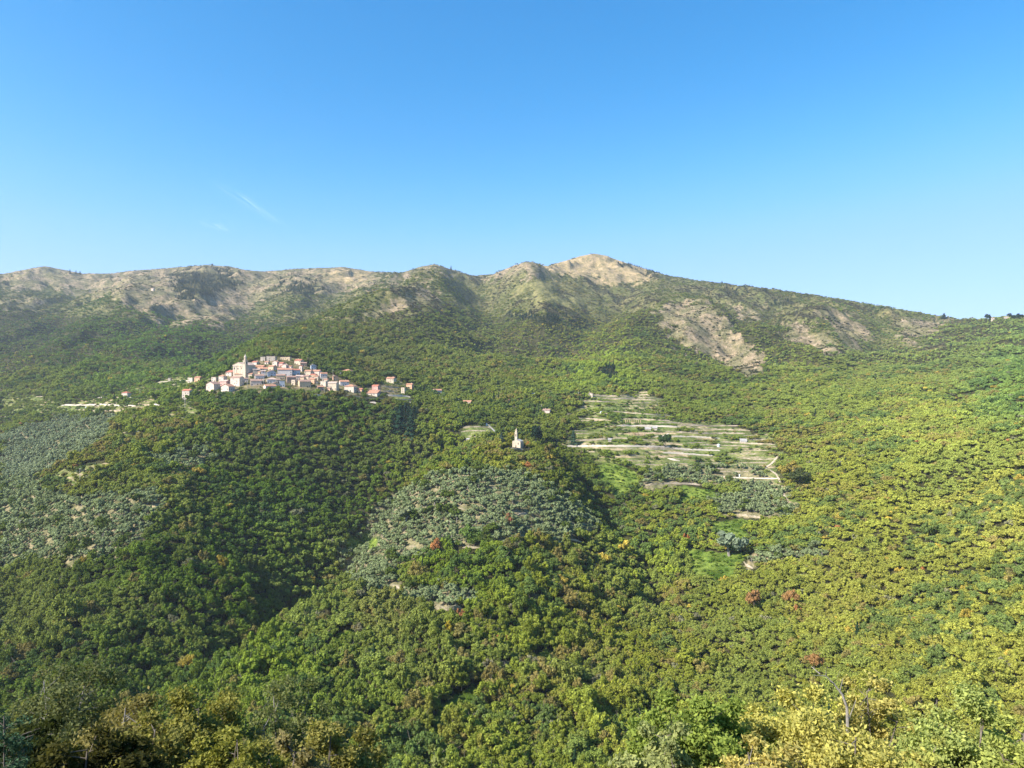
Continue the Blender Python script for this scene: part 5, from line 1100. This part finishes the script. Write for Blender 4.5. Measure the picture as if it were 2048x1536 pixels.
FG = [
 (1405,1372,36,235,(.085,.135,.030),'large glossy green tree at the bottom right of centre',101,{'leafs':26000}),
 (1325,1452,33,170,(.110,.150,.060),'grey-green shrub top just left of the large glossy green tree',102,{'leafs':15000}),
 (1590,1388,38,230,(.235,.205,.050),'broad yellowing tree between the glossy tree and the leaning bare trunk',103,{'leafs':22000}),
 (1738,1348,41,150,(.245,.205,.060),'tall slim yellow tree right behind the leaning bare trunk',104,{'leafs':12000}),
 (1715,1442,34,300,(.225,.195,.050),'wide yellow and tan tree at the bottom right, nearest its centre',105,{'leafs':24000}),
 (1510,1482,31,200,(.235,.190,.055),'low yellow bush at the bottom edge under the broad yellowing tree',106,{'leafs':13000}),
 (1950,1408,36,250,(.135,.190,.060),'large pale green tree at the bottom right corner',107,{'leafs':24000}),
 (1880,1372,39,100,(.140,.180,.055),'thin pale green tree top left of the large pale green tree',108,{'leafs':6000,'dens':.8}),
 (2058,1446,33,150,(.130,.180,.050),'light green tree cut by the right edge',109,{'leafs':13000}),
 (1870,1490,31,130,(.14,.18,.05),'small light green bush under the large pale green tree',110,{'leafs':9000}),
 (112,1350,46,330,(.065,.090,.040),'wide dull green tree with bare grey twigs at the lower left',111,{'leafs':20000,'bark':'grey_bark'}),
 (238,1412,40,230,(.125,.105,.035),'brownish olive tree right of the dull green one at the lower left',112,{'leafs':17000,'bark':'grey_bark'}),
 (395,1402,42,240,(.135,.125,.030),'yellow-green tree in the lower left foreground',113,{'leafs':21000}),
 (300,1462,36,240,(.120,.110,.028),'lower yellow-brown bush in front of the yellow-green tree',114,{'leafs':17000}),
 (470,1470,34,200,(.135,.130,.028),'yellow-green bush at the bottom edge left of the thin grey-green tree',115,{'leafs':15000}),
 (558,1362,48,190,(.080,.110,.045),'thin grey-green tree with visible trunk left of centre',116,{'leafs':11000,'dens':.9,'bark':'grey_bark'}),
 (660,1462,38,210,(.145,.130,.035),'yellow-olive bush at the bottom left of centre',117,{'leafs':15000}),
 (590,1506,33,150,(.14,.115,.045),'dull brown shrub at the bottom edge',118,{'leafs':9000}),
 (872,1496,36,70,(.10,.14,.05),'single glossy sprig top at the bottom edge left of centre',119,{'leafs':2500,'prim':6}),
 (55,1462,30,190,(.020,.030,.010),'very dark shaded bush at the bottom left corner',120,{'leafs':12000}),  # understory shade put into the tint, here and on the next bush
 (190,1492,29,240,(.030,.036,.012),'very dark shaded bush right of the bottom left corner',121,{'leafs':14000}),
]
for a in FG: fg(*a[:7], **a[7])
# blue-green cypress sprays at the left edge
r = np.random.default_rng(7); x0 = (8-1024)/F*22; V = []; Nn = []; tb = MB(); tb.tube((0,0,-9), (0,0,1.2), .06, .015, 6)
for i in range(34):
    a = r.random()*6.28; zz_ = -2.6+3.6*i/34; l = .95-.2*i/34; e = Vector((math.cos(a)*l, math.sin(a)*l*.6, zz_+.35)); s0 = Vector((0, 0, zz_)); tb.tube(s0, e, .015, .005, 4)
    for j in range(9):
        c_ = s0.lerp(e, (j+2)/10); k = 14; V.append(r.normal(size=(k, 3))*.07+np.array(c_)); Nn.append(r.normal(size=(k, 3)))
V = np.concatenate(V); Nn = np.concatenate(Nn); Nn /= np.linalg.norm(Nn, axis=1, keepdims=True)
t = empty('cypress_tree', (x0, 22, (HZ-1432)/F*22-1.2)); prop(t, 'blue-green feathery cypress at the left edge of the foreground', 'tree')
c = link('crown', leaf_mesh('crown', leaf_quads(V, Nn, .055, .35, r), M['needle']), None, t); c['tint'] = [.06, .11, .06]; link('trunk', tb.mesh('trunk', (M['bark'],)), None, t)
# leaning bare tree
g0 = Vector(((1690-1024)/F*40, 40, 0)); zb = float(zat(g0.x, 40)); t = empty('bare_tree', (g0.x, 40, zb)); prop(t, 'slender leaning bare grey tree among the yellow foreground trees', 'tree')
def P_(px, py): return Vector(((px-1690)/F*40, 0, (HZ-py)/F*40-zb))
mb = MB(); pp = [P_(1700, 1700), P_(1697, 1500), P_(1694, 1415), P_(1685, 1390), P_(1668, 1368), P_(1652, 1352)]; rad = [.13, .10, .075, .06, .045, .025]
for a, b_, r0, r1 in zip(pp, pp[1:], rad, rad[1:]): mb.tube(a, b_, r0, r1, 6)
link('trunk', mb.mesh('trunk'), M['grey_bark'], t)
mb = MB()
for a, b_ in (((1685,1390),(1672,1370)), ((1668,1368),(1640,1348)), ((1652,1352),(1622,1346)), ((1680,1382),(1682,1352)), ((1652,1352),(1648,1336)), ((1640,1348),(1628,1338)), ((1697,1440),(1712,1400))):
    q = P_(*b_); q.y = random.uniform(-.6, .6); mb.tube(P_(*a), q, .03, .012, 4)
link('branch', mb.mesh('branch'), M['grey_bark'], t)

# ------------------------------------------------------------------ thin cirrus high over the mountain
cmn, t_, out = new_mat('cirrus'); tcn = t_.nodes.new('ShaderNodeTexCoord')
mp = t_.nodes.new('ShaderNodeMapping'); t_.links.new(tcn.outputs['Generated'], mp.inputs[0]); mp.inputs['Scale'].default_value = (4.5, 1.0, 1); mp.inputs['Rotation'].default_value = (0, 0, .12)
nz = noise_node(t_, 2.2, 7, mp.outputs[0], .62)
gr = t_.nodes.new('ShaderNodeTexGradient'); gr.gradient_type = 'SPHERICAL'; m3 = t_.nodes.new('ShaderNodeMapping'); t_.links.new(tcn.outputs['Generated'], m3.inputs[0]); m3.inputs['Location'].default_value = (-1, -1, 0); m3.inputs['Scale'].default_value = (2, 2, 0); t_.links.new(m3.outputs[0], gr.inputs[0])
mu = t_.nodes.new('ShaderNodeMath'); mu.operation = 'MULTIPLY'; t_.links.new(ramp(t_, nz, [(.45, (0, 0, 0)), (.8, (.36, .36, .36))]), mu.inputs[0]); t_.links.new(gr.outputs[0], mu.inputs[1])
dfs = t_.nodes.new('ShaderNodeBsdfTranslucent'); dfs.inputs[0].default_value = (.9, .9, .9, 1); trn = t_.nodes.new('ShaderNodeBsdfTransparent'); ms_ = t_.nodes.new('ShaderNodeMixShader')
t_.links.new(mu.outputs[0], ms_.inputs[0]); t_.links.new(trn.outputs[0], ms_.inputs[1]); t_.links.new(dfs.outputs[0], ms_.inputs[2]); t_.links.new(ms_.outputs[0], out.inputs[0])
for px, py, wx, wy in ((502, 412, 700, 5600), (432, 455, 900, 2200)):
    Zc = 5200; Yc = Zc*F/(HZ-py); mb = MB(); Xc = (px-1024)/F*Yc
    mb.poly([(-wx/2,-wy/2,0),(wx/2,-wy/2,0),(wx/2,wy/2,60),(-wx/2,wy/2,60)]); o = link('cirrus_cloud', mb.mesh('cirrus_cloud'), cmn); o.location = (Xc, Yc, Zc)
    prop(o, 'faint %s wisp of cirrus in the blue sky' % ('taller upper' if px > 480 else 'small lower'), None, None, 'stuff')

# ------------------------------------------------------------------ air
hz = bpy.data.materials.new('haze'); hz.use_nodes = True; tn_ = hz.node_tree; tn_.nodes.clear(); ho = tn_.nodes.new('ShaderNodeOutputMaterial')
pv = tn_.nodes.new('ShaderNodeVolumePrincipled'); pv.inputs['Color'].default_value = (.78, .88, .96, 1); pv.inputs['Density'].default_value = .00005; pv.inputs['Anisotropy'].default_value = .2
tn_.links.new(pv.outputs[0], ho.inputs['Volume'])
zlo = float(P[:, :, 2].min())-1; zhi = max(float(P[:, :, 2].max()), 10)+25; ext = float(np.abs(P[:, :, :2]).max())+50
mb = MB(); mb.box(-ext, ext, -ext, ext, zlo, zhi); o = link('haze', mb.mesh('haze'), hz); prop(o, None, None, None, 'stuff')
print('TREES', len(A), 'zmin', zlo, 'zmax', zhi)
